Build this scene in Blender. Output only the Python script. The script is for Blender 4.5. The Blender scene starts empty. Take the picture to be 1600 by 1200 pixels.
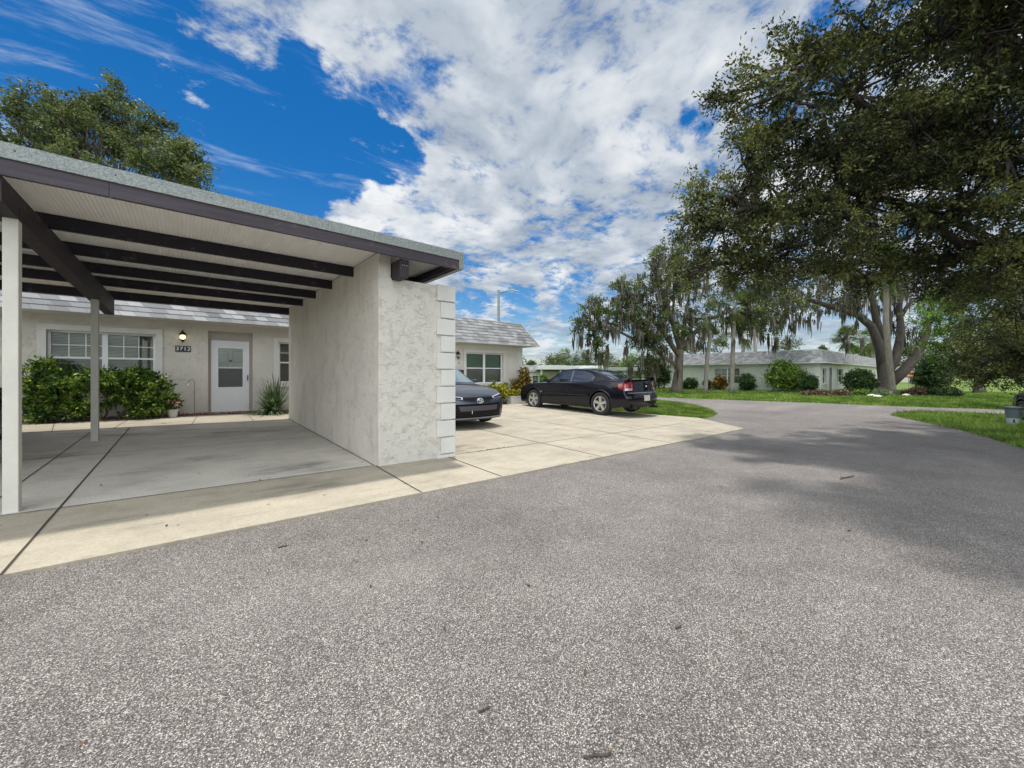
import bpy, bmesh, math, random
import numpy as np
from mathutils import Vector, Matrix
PI = math.pi
random.seed(7)
scene = bpy.context.scene
COL = scene.collection
CA, SA = 0.7620, 0.6476          # the camera looks along (SA, CA) over the building's own axes
CAM_H = 1.3

# ------------------------------------------------------------------ camera
cam = bpy.data.cameras.new('camera')
cam.sensor_width = 36.0
cam.lens = 13.5
cam.shift_y = -0.010
cam.clip_start = 0.05
cam.clip_end = 2000
camo = bpy.data.objects.new('camera', cam)
camo.location = (0, 0, CAM_H)
camo.rotation_euler = (PI / 2, 0, -math.atan2(SA, CA))
COL.objects.link(camo)
scene.camera = camo
scene.view_settings.view_transform = 'Standard'
scene.view_settings.look = 'None'
scene.view_settings.exposure = 0.88
scene.view_settings.gamma = 1
scene.render.engine = 'CYCLES'
scene.cycles.max_bounces = 8
scene.cycles.diffuse_bounces = 4
scene.cycles.transparent_max_bounces = 12
scene.cycles.use_denoising = True

SUN_EL = math.radians(83)
SUN_DIR = Vector((0.50 * math.cos(SUN_EL), 0.866 * math.cos(SUN_EL), math.sin(SUN_EL)))
sl = bpy.data.lights.new('sun', 'SUN')
sl.energy = 2.1
sl.angle = math.radians(2.2)
sl.color = (1.0, 0.95, 0.88)
so = bpy.data.objects.new('sun', sl)
so.rotation_euler = SUN_DIR.to_track_quat('Z', 'Y').to_euler()
so.location = (0, 0, 40)
COL.objects.link(so)


def pix_dir(px, py):
    x = (px - 800) / 600.0
    z = (584 - py) / 600.0
    return Vector((CA * x + SA, -SA * x + CA, z)).normalized()


class NT:
    """small node-tree writer"""
    def __init__(self, tree):
        self.t = tree
        tree.nodes.clear()

    def n(self, kind, ins=None, **props):
        nd = self.t.nodes.new(kind)
        for k, v in props.items():
            setattr(nd, k, v)
        for k, v in (ins or {}).items():
            if isinstance(v, bpy.types.NodeSocket):
                self.t.links.new(v, nd.inputs[k])
            else:
                nd.inputs[k].default_value = v
        return nd

    def math(self, op, a, b=0.0, clamp=False):
        nd = self.n('ShaderNodeMath', {0: a, 1: b}, operation=op)
        nd.use_clamp = clamp
        return nd.outputs[0]

    def ramp(self, fac, stops, interp='LINEAR'):
        nd = self.n('ShaderNodeValToRGB', {0: fac})
        cr = nd.color_ramp
        cr.interpolation = interp
        while len(cr.elements) < len(stops):
            cr.elements.new(0.5)
        for e, (p, c) in zip(cr.elements, stops):
            e.position = p
            e.color = (c, c, c, 1) if isinstance(c, (int, float)) else (*c, 1)
        return nd.outputs[0]

    def smooth(self, v, a, b, lo=0.0, hi=1.0):
        nd = self.n('ShaderNodeMapRange', {0: v, 1: a, 2: b, 3: lo, 4: hi}, interpolation_type='SMOOTHSTEP')
        return nd.outputs[0]

    def mix(self, fac, a, b, mode='MIX'):
        nd = self.n('ShaderNodeMix', data_type='RGBA', blend_type=mode)
        for i, v in ((0, fac), (6, a), (7, b)):
            if isinstance(v, bpy.types.NodeSocket):
                self.t.links.new(v, nd.inputs[i])
            elif i == 0:
                nd.inputs[0].default_value = v
            else:
                nd.inputs[i].default_value = (*v, 1) if not isinstance(v, (int, float)) else (v, v, v, 1)
        return nd.outputs[2]

    def noise(self, vec, scale, detail=4, rough=0.55, dist=0.0, out=0):
        nd = self.n('ShaderNodeTexNoise', {'Scale': scale, 'Detail': detail, 'Roughness': rough, 'Distortion': dist})
        if vec is not None:
            self.t.links.new(vec, nd.inputs['Vector'])
        return nd.outputs[out]

    def mapping(self, vec, scale=(1, 1, 1), loc=(0, 0, 0), rot=(0, 0, 0)):
        return self.n('ShaderNodeMapping', {'Vector': vec, 'Scale': scale, 'Location': loc, 'Rotation': rot}).outputs[0]


# ------------------------------------------------------------------ world: blue sky with a broken cloud layer
world = bpy.data.worlds.new('World')
scene.world = world
world.use_nodes = True
w = NT(world.node_tree)
tc = w.n('ShaderNodeTexCoord').outputs['Generated']
sep = w.n('ShaderNodeSeparateXYZ', {0: tc})
sky = w.n('ShaderNodeTexSky', sky_type='NISHITA')
sky.sun_disc = False
sky.sun_elevation = SUN_EL
sky.sun_rotation = math.atan2(0.5, 0.866)
sky.air_density = 1.0
sky.dust_density = 0.35
sky.ozone_density = 3.0
skyc = w.n('ShaderNodeHueSaturation', {'Hue': 0.503, 'Saturation': 1.45, 'Value': 0.62, 'Color': sky.outputs[0]}).outputs[0]
zz = w.math('ADD', w.math('MAXIMUM', sep.outputs[2], 0.0), 0.16)
px_ = w.math('DIVIDE', sep.outputs[0], zz)
py_ = w.math('DIVIDE', sep.outputs[1], zz)
pl = w.n('ShaderNodeCombineXYZ', {0: px_, 1: py_, 2: 0.0}).outputs[0]
warp = w.noise(pl, 1.1, 3, 0.5, 0, 1)
plw = w.n('ShaderNodeVectorMath', {0: pl, 1: w.n('ShaderNodeVectorMath', {0: warp, 3: 0.35}, operation='SCALE').outputs[0]}, operation='ADD').outputs[0]
n_big = w.noise(plw, 0.9, 3, 0.5)
n_mid = w.noise(plw, 3.2, 7, 0.60)
n_fine = w.noise(plw, 11.0, 7, 0.68)
cov = w.math('ADD', w.math('MULTIPLY', n_mid, 0.52), w.math('MULTIPLY', n_fine, 0.48))
cov = w.math('ADD', w.math('MULTIPLY', w.math('SUBTRACT', cov, 0.5), 2.3), 0.5)
cov = w.math('ADD', cov, w.math('MULTIPLY', w.math('SUBTRACT', n_big, 0.5), 0.25))
# openings in the cloud layer: (direction through a point of the view, angular radius, strength)
hole = None
wd_ = w.noise(tc, 3.2, 5, 0.6, 0, 1)
wd_ = w.n('ShaderNodeVectorMath', {0: wd_, 1: (0.5, 0.5, 0.5)}, operation='SUBTRACT').outputs[0]
tcw = w.n('ShaderNodeVectorMath', {0: tc, 1: w.n('ShaderNodeVectorMath', {0: wd_, 3: 0.26}, operation='SCALE').outputs[0]}, operation='ADD').outputs[0]
tcw = w.n('ShaderNodeVectorMath', {0: tcw}, operation='NORMALIZE').outputs[0]
for hx, hy, rad, st in [(20, 210, 11, .40), (130, 150, 7, .30), (200, 200, 7, .34), (10, 80, 6, .28), (130, 60, 4.5, .16), (330, 235, 7, .44), (430, 205, 4.8, .42), (520, 205, 4.5, .46), (600, 232, 2.8, .42),
                        (370, 285, 4, .36), (250, 300, 6, .34), (450, 265, 2.6, .30), (650, 100, 2.5, .13), (590, 150, 2.6, .16), (480, 150, 3, .14), (-300, 200, 30, .25), (190, 20, 4, .12),
                        (1080, 182, 2.2, .26), (1045, 352, 1.8, .26), (800, 476, 2.6, .24), (730, 478, 2.6, .24), (880, 478, 2.2, .18), (860, 440, 2, .12), (600, 440, 1.6, .1),
                        (800, 120, 12, -.05), (1000, 90, 12, -.05), (600, 320, 7, -.10), (950, 300, 11, -.04), (760, 300, 8, -.05), (1200, 300, 14, -.04), (370, 80, 5, -.06)]:
    d = pix_dir(hx, hy)
    dn = w.n('ShaderNodeVectorMath', {0: tcw, 1: d}, operation='DOT_PRODUCT').outputs['Value']
    c0 = math.cos(math.radians(rad * 1.55))
    h = w.math('MULTIPLY', w.smooth(dn, c0, 1 - (1 - c0) * 0.12), st)
    hole = h if hole is None else w.math('ADD', hole, h)
cov = w.math('ADD', w.math('SUBTRACT', cov, w.math('MINIMUM', hole, 0.46)), 0.17)
cm = w.smooth(cov, 0.38, 0.74)
shade = w.noise(plw, 1.7, 6, 0.58)
thick = w.smooth(cov, 0.62, 1.0)
puff = w.noise(plw, 5.5, 5, 0.55)
shd = w.math('ADD', w.math('MULTIPLY', shade, 0.6), w.math('MULTIPLY', puff, 0.4))
ccol = w.ramp(shd, [(0.39, (1.85, 2.2, 2.75)), (0.49, (2.8, 3.15, 3.6)), (0.61, (4.9, 5.0, 5.1))])
ccol = w.mix(w.math('MULTIPLY', thick, 0.22), ccol, (3.0, 3.3, 3.7))
lowf = w.smooth(sep.outputs[2], 0.0, 0.25, 0.78, 1.0)
cm2 = w.math('MULTIPLY', cm, w.math('MAXIMUM', lowf, 0.0))
cir = w.noise(w.mapping(plw, (1.0, 3.6, 1.0), (0, 0, 0), (0, 0, 0.9)), 1.5, 8, 0.68)
cir = w.math('MULTIPLY', w.smooth(cir, 0.50, 0.78), 0.75)
skyc = w.mix(cir, skyc, (3.6, 4.1, 4.8))
final = w.mix(cm2, skyc, ccol)
# much brighter cloud added to the unseen sky behind the camera, filling shaded fronts
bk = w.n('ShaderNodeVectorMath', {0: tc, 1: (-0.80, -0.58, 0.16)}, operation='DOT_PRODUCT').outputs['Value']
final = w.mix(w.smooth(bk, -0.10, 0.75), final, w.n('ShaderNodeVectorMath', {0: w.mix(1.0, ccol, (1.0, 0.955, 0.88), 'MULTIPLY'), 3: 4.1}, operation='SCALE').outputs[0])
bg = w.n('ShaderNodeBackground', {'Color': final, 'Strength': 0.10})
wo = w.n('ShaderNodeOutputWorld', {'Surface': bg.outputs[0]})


# ------------------------------------------------------------------ terrain and pixel helpers
def g(s, t):
    s = max(-12.0, s)
    if s <= 8:
        a = -0.02 * s
    elif s < 16:
        x = s - 8
        a = -0.16 - 0.02 * x + 0.02 * x * x / 16
    else:
        a = -0.24
    tt = min(max(t, 3.85), 12.5) - 3.85
    f = 1.0 if s < 11 else max(0.0, 1 - (s - 11) / 6.0)
    return 0.01 + a + 0.02 * tt * f


def W(X, Y):
    return (CA * X + SA * Y, -SA * X + CA * Y)


def at(px, py, Y):
    X = (px - 800) / 600.0 * Y
    s, t = W(X, Y)
    return Vector((s, t, CAM_H + (584 - py) / 600.0 * Y))


def ground(px, py, h=0.0):
    """the point of the ground seen at that pixel"""
    z = 0.0
    for _ in range(30):
        Y = (CAM_H - z - h) * 600.0 / (py - 584)
        X = (px - 800) / 600.0 * Y
        s, t = W(X, Y)
        z = z * 0.4 + 0.6 * g(s, t)
    return (s, t)


# ------------------------------------------------------------------ materials
MAT = {}


def mat(name, color, rough=0.7, metal=0.0, bump=None, var=0.0, vscale=3.0, spec=0.5, coat=0.0, emit=None, coords='Object'):
    if name in MAT:
        return MAT[name]
    m = bpy.data.materials.new(name)
    m.use_nodes = True
    q = NT(m.node_tree)
    co = q.n('ShaderNodeTexCoord').outputs[coords]
    b = q.n('ShaderNodeBsdfPrincipled', {'Roughness': rough, 'Metallic': metal, 'Specular IOR Level': spec, 'Coat Weight': coat, 'Coat Roughness': 0.03})
    c = (*color, 1)
    if var:
        nz = q.noise(co, vscale, 5, 0.6)
        lo = [max(0, x * (1 - var)) for x in color]
        hi = [x * (1 + var) for x in color]
        c = q.ramp(nz, [(0.32, lo), (0.68, hi)])
        m.node_tree.links.new(c, b.inputs['Base Color'])
    else:
        b.inputs['Base Color'].default_value = c
    if emit:
        b.inputs['Emission Color'].default_value = (*emit[0], 1)
        b.inputs['Emission Strength'].default_value = emit[1]
    if bump:
        sc, dist = bump
        bn = q.n('ShaderNodeBump', {'Strength': 1.0, 'Distance': dist, 'Height': q.noise(co, sc, 5, 0.6)})
        m.node_tree.links.new(bn.outputs[0], b.inputs['Normal'])
    q.n('ShaderNodeOutputMaterial', {'Surface': b.outputs[0]})
    MAT[name] = m
    return m


def newmat(name):
    m = bpy.data.materials.new(name)
    m.use_nodes = True
    q = NT(m.node_tree)
    co = q.n('ShaderNodeTexCoord').outputs['Object']
    b = q.n('ShaderNodeBsdfPrincipled', {'Roughness': 0.8})
    q.n('ShaderNodeOutputMaterial', {'Surface': b.outputs[0]})
    MAT[name] = m
    return m, q, co, b


def lk(q, a, b):
    q.t.links.new(a, b)


def stucco(name, base, depth, scale, stain=0.0, trowel=True):
    m, q, co, b = newmat(name)
    wv = q.n('ShaderNodeVectorMath', {0: co, 1: q.n('ShaderNodeVectorMath', {0: q.noise(co, scale * 0.9, 3, 0.5, 0, 1), 3: 0.12}, operation='SCALE').outputs[0]}, operation='ADD').outputs[0]
    sw = q.mapping(wv, (1, 1, 2.4))
    n1 = q.noise(sw, scale, 4, 0.6, 0.35)
    n2 = q.noise(sw, scale * 2.6, 4, 0.6, 0.3)
    fine = q.noise(co, 90, 4, 0.6)
    if trowel:
        # short trowel crests: broken contour lines of a distorted noise, thicker on one side
        msk = q.smooth(q.noise(co, scale * 0.55, 4, 0.65), 0.44, 0.58)
        msk2 = q.smooth(q.noise(q.mapping(co, (1, 1, 1), (3, 5, 7)), scale * 0.8, 4, 0.65), 0.46, 0.60)
        d1 = q.math('SUBTRACT', n1, 0.5)
        c1 = q.math('MULTIPLY', q.smooth(d1, -0.012, 0.016), q.smooth(d1, 0.10, 0.018))
        d2 = q.math('SUBTRACT', n2, 0.53)
        c2 = q.math('MULTIPLY', q.smooth(d2, -0.018, 0.020), q.smooth(d2, 0.12, 0.022))
        hgt = q.math('ADD', q.math('MULTIPLY', q.math('MULTIPLY', c1, msk), 0.95), q.math('MULTIPLY', q.math('MULTIPLY', c2, msk2), 0.65))
        hgt = q.math('ADD', hgt, q.math('MULTIPLY', n1, 0.15))
    else:
        hgt = q.math('ADD', n1, q.math('MULTIPLY', n2, 0.8))
    hgt = q.math('ADD', hgt, q.math('MULTIPLY', fine, 0.25))
    bp = q.n('ShaderNodeBump', {'Strength': 1.0, 'Distance': depth, 'Height': hgt})
    lk(q, bp.outputs[0], b.inputs['Normal'])
    big = q.noise(co, 0.9, 5, 0.6)
    col = q.ramp(big, [(0.3, [x * 0.93 for x in base]), (0.7, [x * 1.05 for x in base])])
    if stain:
        st = q.noise(q.mapping(co, (2.2, 2.2, 0.7)), 1.3, 6, 0.65)
        col = q.mix(q.math('MULTIPLY', q.smooth(st, 0.52, 0.72), stain), col, [base[0] * 0.45, base[1] * 0.42, base[2] * 0.36])
    drip = q.noise(q.mapping(co, (7, 7, 0.5)), 1.5, 5, 0.6)
    col = q.mix(q.math('MULTIPLY', q.smooth(drip, 0.55, 0.8), 0.12), col, [x * 0.6 for x in base])
    lk(q, col, b.inputs['Base Color'])
    b.inputs['Roughness'].default_value = 0.9
    return m


M_STUC = stucco('carport_stucco', (0.585, 0.56, 0.51), 0.0048, 7.5, 0.0)
M_STUC_SIDE = stucco('carport_stucco_side', (0.61, 0.575, 0.52), 0.0028, 9.0, 0.40)
M_HOUSE = stucco('house_stucco', (0.60, 0.575, 0.52), 0.0048, 7.0, 0.0)
M_GREENW = stucco('pale_green_stucco', (0.56, 0.59, 0.52), 0.006, 6.0, 0.0, False)
M_TRIM = mat('white_trim', (0.60, 0.595, 0.565), 0.7, bump=(60, 0.002), var=0.05)
M_FRAME = mat('white_window_frame', (0.75, 0.76, 0.76), 0.35)
M_DOORW = mat('white_door_paint', (0.68, 0.70, 0.72), 0.35, var=0.03)
M_JAMB = mat('grey_beige_jamb', (0.42, 0.38, 0.34), 0.6)
M_BLACK = mat('black_metal', (0.012, 0.012, 0.014), 0.35)
M_DARK = mat('dark_void', (0.010, 0.010, 0.011), 0.8)
M_POST = mat('cream_post_paint', (0.62, 0.61, 0.55), 0.6, bump=(35, 0.003), var=0.06, vscale=6)
M_POST_SHADE = mat('shaded_post_paint', (0.40, 0.40, 0.36), 0.6, bump=(35, 0.003), var=0.06, vscale=6)  # rear post: the post paint darkened, carport shade put into its colour


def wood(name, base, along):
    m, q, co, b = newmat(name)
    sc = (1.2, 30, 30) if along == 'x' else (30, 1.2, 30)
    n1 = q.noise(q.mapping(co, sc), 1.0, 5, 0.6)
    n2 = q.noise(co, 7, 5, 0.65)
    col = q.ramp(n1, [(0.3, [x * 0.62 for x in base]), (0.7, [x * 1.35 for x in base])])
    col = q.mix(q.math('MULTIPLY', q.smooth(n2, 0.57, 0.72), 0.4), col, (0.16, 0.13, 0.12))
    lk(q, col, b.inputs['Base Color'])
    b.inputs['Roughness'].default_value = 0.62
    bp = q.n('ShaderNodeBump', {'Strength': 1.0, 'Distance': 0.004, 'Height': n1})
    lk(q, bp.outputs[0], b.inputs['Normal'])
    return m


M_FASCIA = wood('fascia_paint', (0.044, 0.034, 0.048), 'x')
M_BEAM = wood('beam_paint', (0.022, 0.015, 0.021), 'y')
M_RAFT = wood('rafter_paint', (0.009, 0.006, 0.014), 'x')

# galvanised flashing
m, q, co, b = newmat('galvanised_metal'); M_GALV = m
v = q.n('ShaderNodeTexVoronoi', {'Vector': co, 'Scale': 120.0}).outputs['Color']
vb = q.n('ShaderNodeSeparateColor', {0: v}).outputs[0]
col = q.ramp(vb, [(0.1, (0.16, 0.18, 0.18)), (0.5, (0.225, 0.25, 0.245)), (0.9, (0.30, 0.33, 0.32))])
rust = q.noise(co, 5, 5, 0.6)
col = q.mix(q.math('MULTIPLY', q.smooth(rust, 0.6, 0.75), 0.4), col, (0.30, 0.29, 0.26))
lk(q, col, b.inputs['Base Color'])
b.inputs['Metallic'].default_value = 0.25
b.inputs['Roughness'].default_value = 0.55

# ribbed white roof deck, ribs run front to back
m, q, co, b = newmat('roof_deck_white'); M_DECK = m
wv = q.n('ShaderNodeTexWave', {'Vector': q.mapping(co, (1, 0.02, 1)), 'Scale': 9.0, 'Distortion': 0.3, 'Detail': 1.0}, wave_type='BANDS', bands_direction='X').outputs['Fac']
nn = q.noise(q.mapping(co, (3, 0.7, 1)), 2.5, 5, 0.6)
col = q.ramp(nn, [(0.3, (0.80, 0.775, 0.73)), (0.7, (0.90, 0.875, 0.835))])
col = q.mix(q.smooth(wv, 0.86, 0.98, 0.0, 0.16), col, (0.40, 0.38, 0.36))
lk(q, col, b.inputs['Base Color'])
bp = q.n('ShaderNodeBump', {'Strength': 1.0, 'Distance': 0.004, 'Height': wv})
lk(q, bp.outputs[0], b.inputs['Normal'])


def shingle(name, tint=1.0, dark=1.0):
    m, q, co, b = newmat(name)
    s = q.n('ShaderNodeSeparateXYZ', {0: co})
    u = q.math('ADD', s.outputs[0], s.outputs[1])
    vec = q.n('ShaderNodeCombineXYZ', {0: u, 1: s.outputs[2], 2: 0.0}).outputs[0]
    br = q.n('ShaderNodeTexBrick', {'Vector': vec, 'Color1': (0, 0, 0, 1), 'Color2': (1, 1, 1, 1), 'Mortar': (0.5, 0.5, 0.5, 1), 'Scale': 1.0,
                                    'Mortar Size': 0.006, 'Brick Width': 0.27, 'Row Height': 0.1375}, offset=0.37, offset_frequency=2)
    rnd = q.n('ShaderNodeSeparateColor', {0: br.outputs['Color']}).outputs[0]
    c = q.ramp(rnd, [(0.0, (0.115, 0.118, 0.125)), (0.45, (0.20, 0.205, 0.215)), (1.0, (0.36, 0.365, 0.375))])
    gr = q.noise(co, 160, 2, 0.5)
    c = q.mix(0.25, c, q.ramp(gr, [(0.3, 0.08), (0.7, 0.38)]))
    c = q.mix(q.math('MULTIPLY', br.outputs['Fac'], 0.7), c, (0.10, 0.10, 0.11))  # dark shingle joints, with the shadow line under each course painted in
    ls = q.noise(q.mapping(co, (1.2, 1.2, 0.4)), 1.0, 5, 0.6)
    c = q.mix(q.math('MULTIPLY', q.smooth(ls, 0.5, 0.75), 0.3), c, (0.24, 0.24, 0.22))
    lk(q, c, b.inputs['Base Color'])
    b.inputs['Roughness'].default_value = 0.92
    bp = q.n('ShaderNodeBump', {'Strength': 0.8, 'Distance': 0.004, 'Height': gr})
    lk(q, bp.outputs[0], b.inputs['Normal'])
    return m


M_SHING = shingle('grey_shingles', 1.0, 1.0)

# glass
m, q, co, b = newmat('window_glass'); M_GLASS = m
lw = q.n('ShaderNodeFresnel', {'IOR': 1.5}).outputs[0]
tr = q.n('ShaderNodeBsdfTransparent', {'Color': (0.92, 0.94, 0.92, 1)})
gl = q.n('ShaderNodeBsdfGlossy', {'Roughness': 0.02, 'Color': (0.22, 0.235, 0.22, 1)})
mx = q.n('ShaderNodeMixShader', {0: q.math('ADD', q.math('MULTIPLY', lw, 1.0), 0.05, True), 1: tr.outputs[0], 2: gl.outputs[0]})
q.n('ShaderNodeOutputMaterial', {'Surface': mx.outputs[0]}).is_active_output = True


def blinds(name, c1, c2, pitch):
    m, q, co, b = newmat(name)
    wv = q.n('ShaderNodeTexWave', {'Vector': co, 'Scale': pitch, 'Distortion': 0.0}, wave_type='BANDS', bands_direction='Z').outputs['Fac']
    lk(q, q.ramp(wv, [(0.15, c1), (0.6, c2)]), b.inputs['Base Color'])
    return m


M_BLIND = blinds('grey_blinds', (0.16, 0.16, 0.14), (0.48, 0.47, 0.42), 9)
M_BLINDG = blinds('green_blinds', (0.10, 0.20, 0.13), (0.16, 0.30, 0.20), 9)

# screen of the storm door
m, q, co, b = newmat('door_screen'); M_SCREEN = m
tr = q.n('ShaderNodeBsdfTransparent')
df = q.n('ShaderNodeBsdfDiffuse', {'Color': (0.14, 0.14, 0.145, 1)})
mx = q.n('ShaderNodeMixShader', {0: 0.66, 1: tr.outputs[0], 2: df.outputs[0]})
q.n('ShaderNodeOutputMaterial', {'Surface': mx.outputs[0]}).is_active_output = True

# exposed-aggregate asphalt
m, q, co, b = newmat('aggregate_asphalt'); M_ASPH = m
vn = q.n('ShaderNodeTexVoronoi', {'Vector': co, 'Scale': 215.0, 'Randomness': 1.0})
rc = q.n('ShaderNodeSeparateColor', {0: vn.outputs['Color']}).outputs[0]
cells = q.ramp(rc, [(0.0, (0.038, 0.035, 0.034)), (0.28, (0.085, 0.077, 0.073)), (0.55, (0.18, 0.166, 0.156)), (0.85, (0.36, 0.335, 0.315)), (1.0, (0.66, 0.62, 0.58))])
edge = q.smooth(vn.outputs['Distance'], 0.35, 0.75, 0.0, 0.75)
cells = q.mix(edge, cells, (0.07, 0.066, 0.064))
big = q.noise(co, 0.55, 6, 0.62)
bigr = q.ramp(big, [(0.3, (0.78, 0.75, 0.75)), (0.5, (1.0, 0.985, 0.97)), (0.72, (1.16, 1.15, 1.15))])
col = q.mix(1.0, cells, bigr, 'MULTIPLY')
med = q.noise(co, 3.2, 5, 0.65)
col = q.mix(1.0, col, q.ramp(med, [(0.3, 0.86), (0.7, 1.12)]), 'MULTIPLY')
spots = q.noise(co, 1.7, 4, 0.7)
col = q.mix(q.smooth(spots, 0.67, 0.76, 0.0, 0.45), col, (0.05, 0.045, 0.045))
far = q.n('ShaderNodeVectorMath', {0: co, 1: (0, 0, 0)}, operation='DISTANCE').outputs['Value']
worn = q.noise(q.mapping(co, (0.35, 1.2, 1)), 0.5, 4, 0.5)
col = q.mix(q.smooth(worn, 0.5, 0.7, 0.0, 0.22), col, (0.33, 0.305, 0.285))
lk(q, col, b.inputs['Base Color'])
b.inputs['Roughness'].default_value = 0.85
bp = q.n('ShaderNodeBump', {'Strength': 0.8, 'Distance': 0.004, 'Height': q.math('SUBTRACT', 1.0, vn.outputs['Distance'])})
lk(q, bp.outputs[0], b.inputs['Normal'])


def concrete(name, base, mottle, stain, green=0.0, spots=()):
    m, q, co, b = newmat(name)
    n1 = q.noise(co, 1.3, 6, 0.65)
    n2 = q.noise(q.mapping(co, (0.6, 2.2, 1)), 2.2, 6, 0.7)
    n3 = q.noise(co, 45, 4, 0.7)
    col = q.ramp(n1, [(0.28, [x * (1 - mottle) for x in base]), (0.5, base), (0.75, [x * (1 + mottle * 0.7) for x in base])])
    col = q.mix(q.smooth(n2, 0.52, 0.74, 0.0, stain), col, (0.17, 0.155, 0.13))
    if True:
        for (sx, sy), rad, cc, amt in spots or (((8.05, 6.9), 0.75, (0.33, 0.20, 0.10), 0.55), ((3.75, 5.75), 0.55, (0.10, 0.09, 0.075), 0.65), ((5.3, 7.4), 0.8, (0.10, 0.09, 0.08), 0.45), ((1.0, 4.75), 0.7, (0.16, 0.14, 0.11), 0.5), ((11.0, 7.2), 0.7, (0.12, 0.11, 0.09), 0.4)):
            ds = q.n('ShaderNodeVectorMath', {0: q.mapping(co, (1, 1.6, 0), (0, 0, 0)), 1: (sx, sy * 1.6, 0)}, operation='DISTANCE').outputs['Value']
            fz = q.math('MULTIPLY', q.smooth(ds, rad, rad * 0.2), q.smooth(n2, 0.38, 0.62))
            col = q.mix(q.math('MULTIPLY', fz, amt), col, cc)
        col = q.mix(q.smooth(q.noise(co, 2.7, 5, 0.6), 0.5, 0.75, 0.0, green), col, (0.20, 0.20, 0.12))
    col = q.mix(1.0, col, q.ramp(n3, [(0.3, 0.84), (0.7, 1.12)]), 'MULTIPLY')
    sp = q.noise(co, 14, 3, 0.8)
    col = q.mix(q.smooth(sp, 0.68, 0.74, 0.0, 0.5), col, (0.12, 0.10, 0.08))
    lk(q, col, b.inputs['Base Color'])
    b.inputs['Roughness'].default_value = 0.85
    bp = q.n('ShaderNodeBump', {'Strength': 0.7, 'Distance': 0.003, 'Height': n3})
    lk(q, bp.outputs[0], b.inputs['Normal'])
    return m


M_CONC = concrete('weathered_concrete', (0.37, 0.332, 0.262), 0.24, 0.60, 0.35)
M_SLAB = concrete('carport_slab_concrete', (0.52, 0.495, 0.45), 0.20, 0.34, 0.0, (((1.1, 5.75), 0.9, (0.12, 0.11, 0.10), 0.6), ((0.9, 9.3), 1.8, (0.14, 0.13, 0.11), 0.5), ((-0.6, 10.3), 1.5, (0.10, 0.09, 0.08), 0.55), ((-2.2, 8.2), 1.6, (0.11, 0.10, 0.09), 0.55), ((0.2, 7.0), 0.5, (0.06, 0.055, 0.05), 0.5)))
M_JOINT = mat('joint_dirt', (0.045, 0.038, 0.032), 0.95)
M_RUST = mat('joint_brown', (0.12, 0.08, 0.06), 0.95)

# soil / lawn
m, q, co, b = newmat('lawn'); M_LAWN = m
n1 = q.noise(co, 0.5, 6, 0.65)
n2 = q.noise(co, 14, 5, 0.75)
col = q.ramp(n1, [(0.3, (0.070, 0.120, 0.018)), (0.55, (0.120, 0.190, 0.028)), (0.75, (0.20, 0.245, 0.06))])
col = q.mix(1.0, col, q.ramp(n2, [(0.3, 0.55), (0.7, 1.35)]), 'MULTIPLY')
lk(q, col, b.inputs['Base Color'])
b.inputs['Roughness'].default_value = 0.95
bp = q.n('ShaderNodeBump', {'Strength': 1.0, 'Distance': 0.05, 'Height': n2})
lk(q, bp.outputs[0], b.inputs['Normal'])


def leafmat(name, dark, mid, light, trans=0.25, rough=0.5, nscale=0.8, spec=0.35):
    m, q, co, b = newmat(name)
    geo = q.n('ShaderNodeNewGeometry')
    rnd = geo.outputs['Random Per Island']
    cl = q.noise(co, nscale, 3, 0.6)
    v = q.math('ADD', q.math('MULTIPLY', rnd, 0.48), q.math('MULTIPLY', q.smooth(cl, 0.32, 0.68), 0.50))
    c = q.ramp(v, [(0.22, dark), (0.52, mid), (0.85, light)])
    lk(q, c, b.inputs['Base Color'])
    b.inputs['Roughness'].default_value = rough
    b.inputs['Specular IOR Level'].default_value = spec
    tl = q.n('ShaderNodeBsdfTranslucent', {'Color': c})
    mx = q.n('ShaderNodeMixShader', {0: trans, 1: b.outputs[0], 2: tl.outputs[0]})
    q.n('ShaderNodeOutputMaterial', {'Surface': mx.outputs[0]}).is_active_output = True
    return m


L_OAK = leafmat('oak_leaves', (0.020, 0.026, 0.010), (0.062, 0.078, 0.026), (0.24, 0.26, 0.075), 0.32)
L_OAKB = leafmat('far_oak_leaves', (0.035, 0.05, 0.016), (0.085, 0.115, 0.033), (0.17, 0.20, 0.06), 0.30)
L_BRIGHT = leafmat('bright_leaves', (0.05, 0.10, 0.015), (0.10, 0.19, 0.028), (0.22, 0.34, 0.06), 0.35, nscale=1.5)
L_SHRUB = leafmat('shrub_leaves', (0.020, 0.060, 0.010), (0.085, 0.17, 0.022), (0.34, 0.44, 0.07), 0.25, 0.35, nscale=4)
L_DSHRUB = leafmat('dark_shrub_leaves', (0.014, 0.035, 0.010), (0.035, 0.075, 0.018), (0.08, 0.14, 0.03), 0.2, nscale=2)
L_YELLOW = leafmat('variegated_leaves', (0.05, 0.11, 0.015), (0.22, 0.25, 0.025), (0.80, 0.62, 0.05), 0.25, nscale=9)
L_CROTON = leafmat('croton_leaves', (0.015, 0.04, 0.01), (0.11, 0.07, 0.02), (0.70, 0.42, 0.05), 0.2, nscale=9)
L_GREY = leafmat('silver_leaves', (0.10, 0.15, 0.07), (0.20, 0.26, 0.13), (0.34, 0.38, 0.22), 0.2, nscale=3)
L_RED = leafmat('red_bed_leaves', (0.045, 0.05, 0.02), (0.10, 0.065, 0.035), (0.42, 0.25, 0.19), 0.2, nscale=6)
L_PALM = leafmat('palm_fronds', (0.05, 0.075, 0.02), (0.11, 0.15, 0.04), (0.22, 0.26, 0.09), 0.25)
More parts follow.
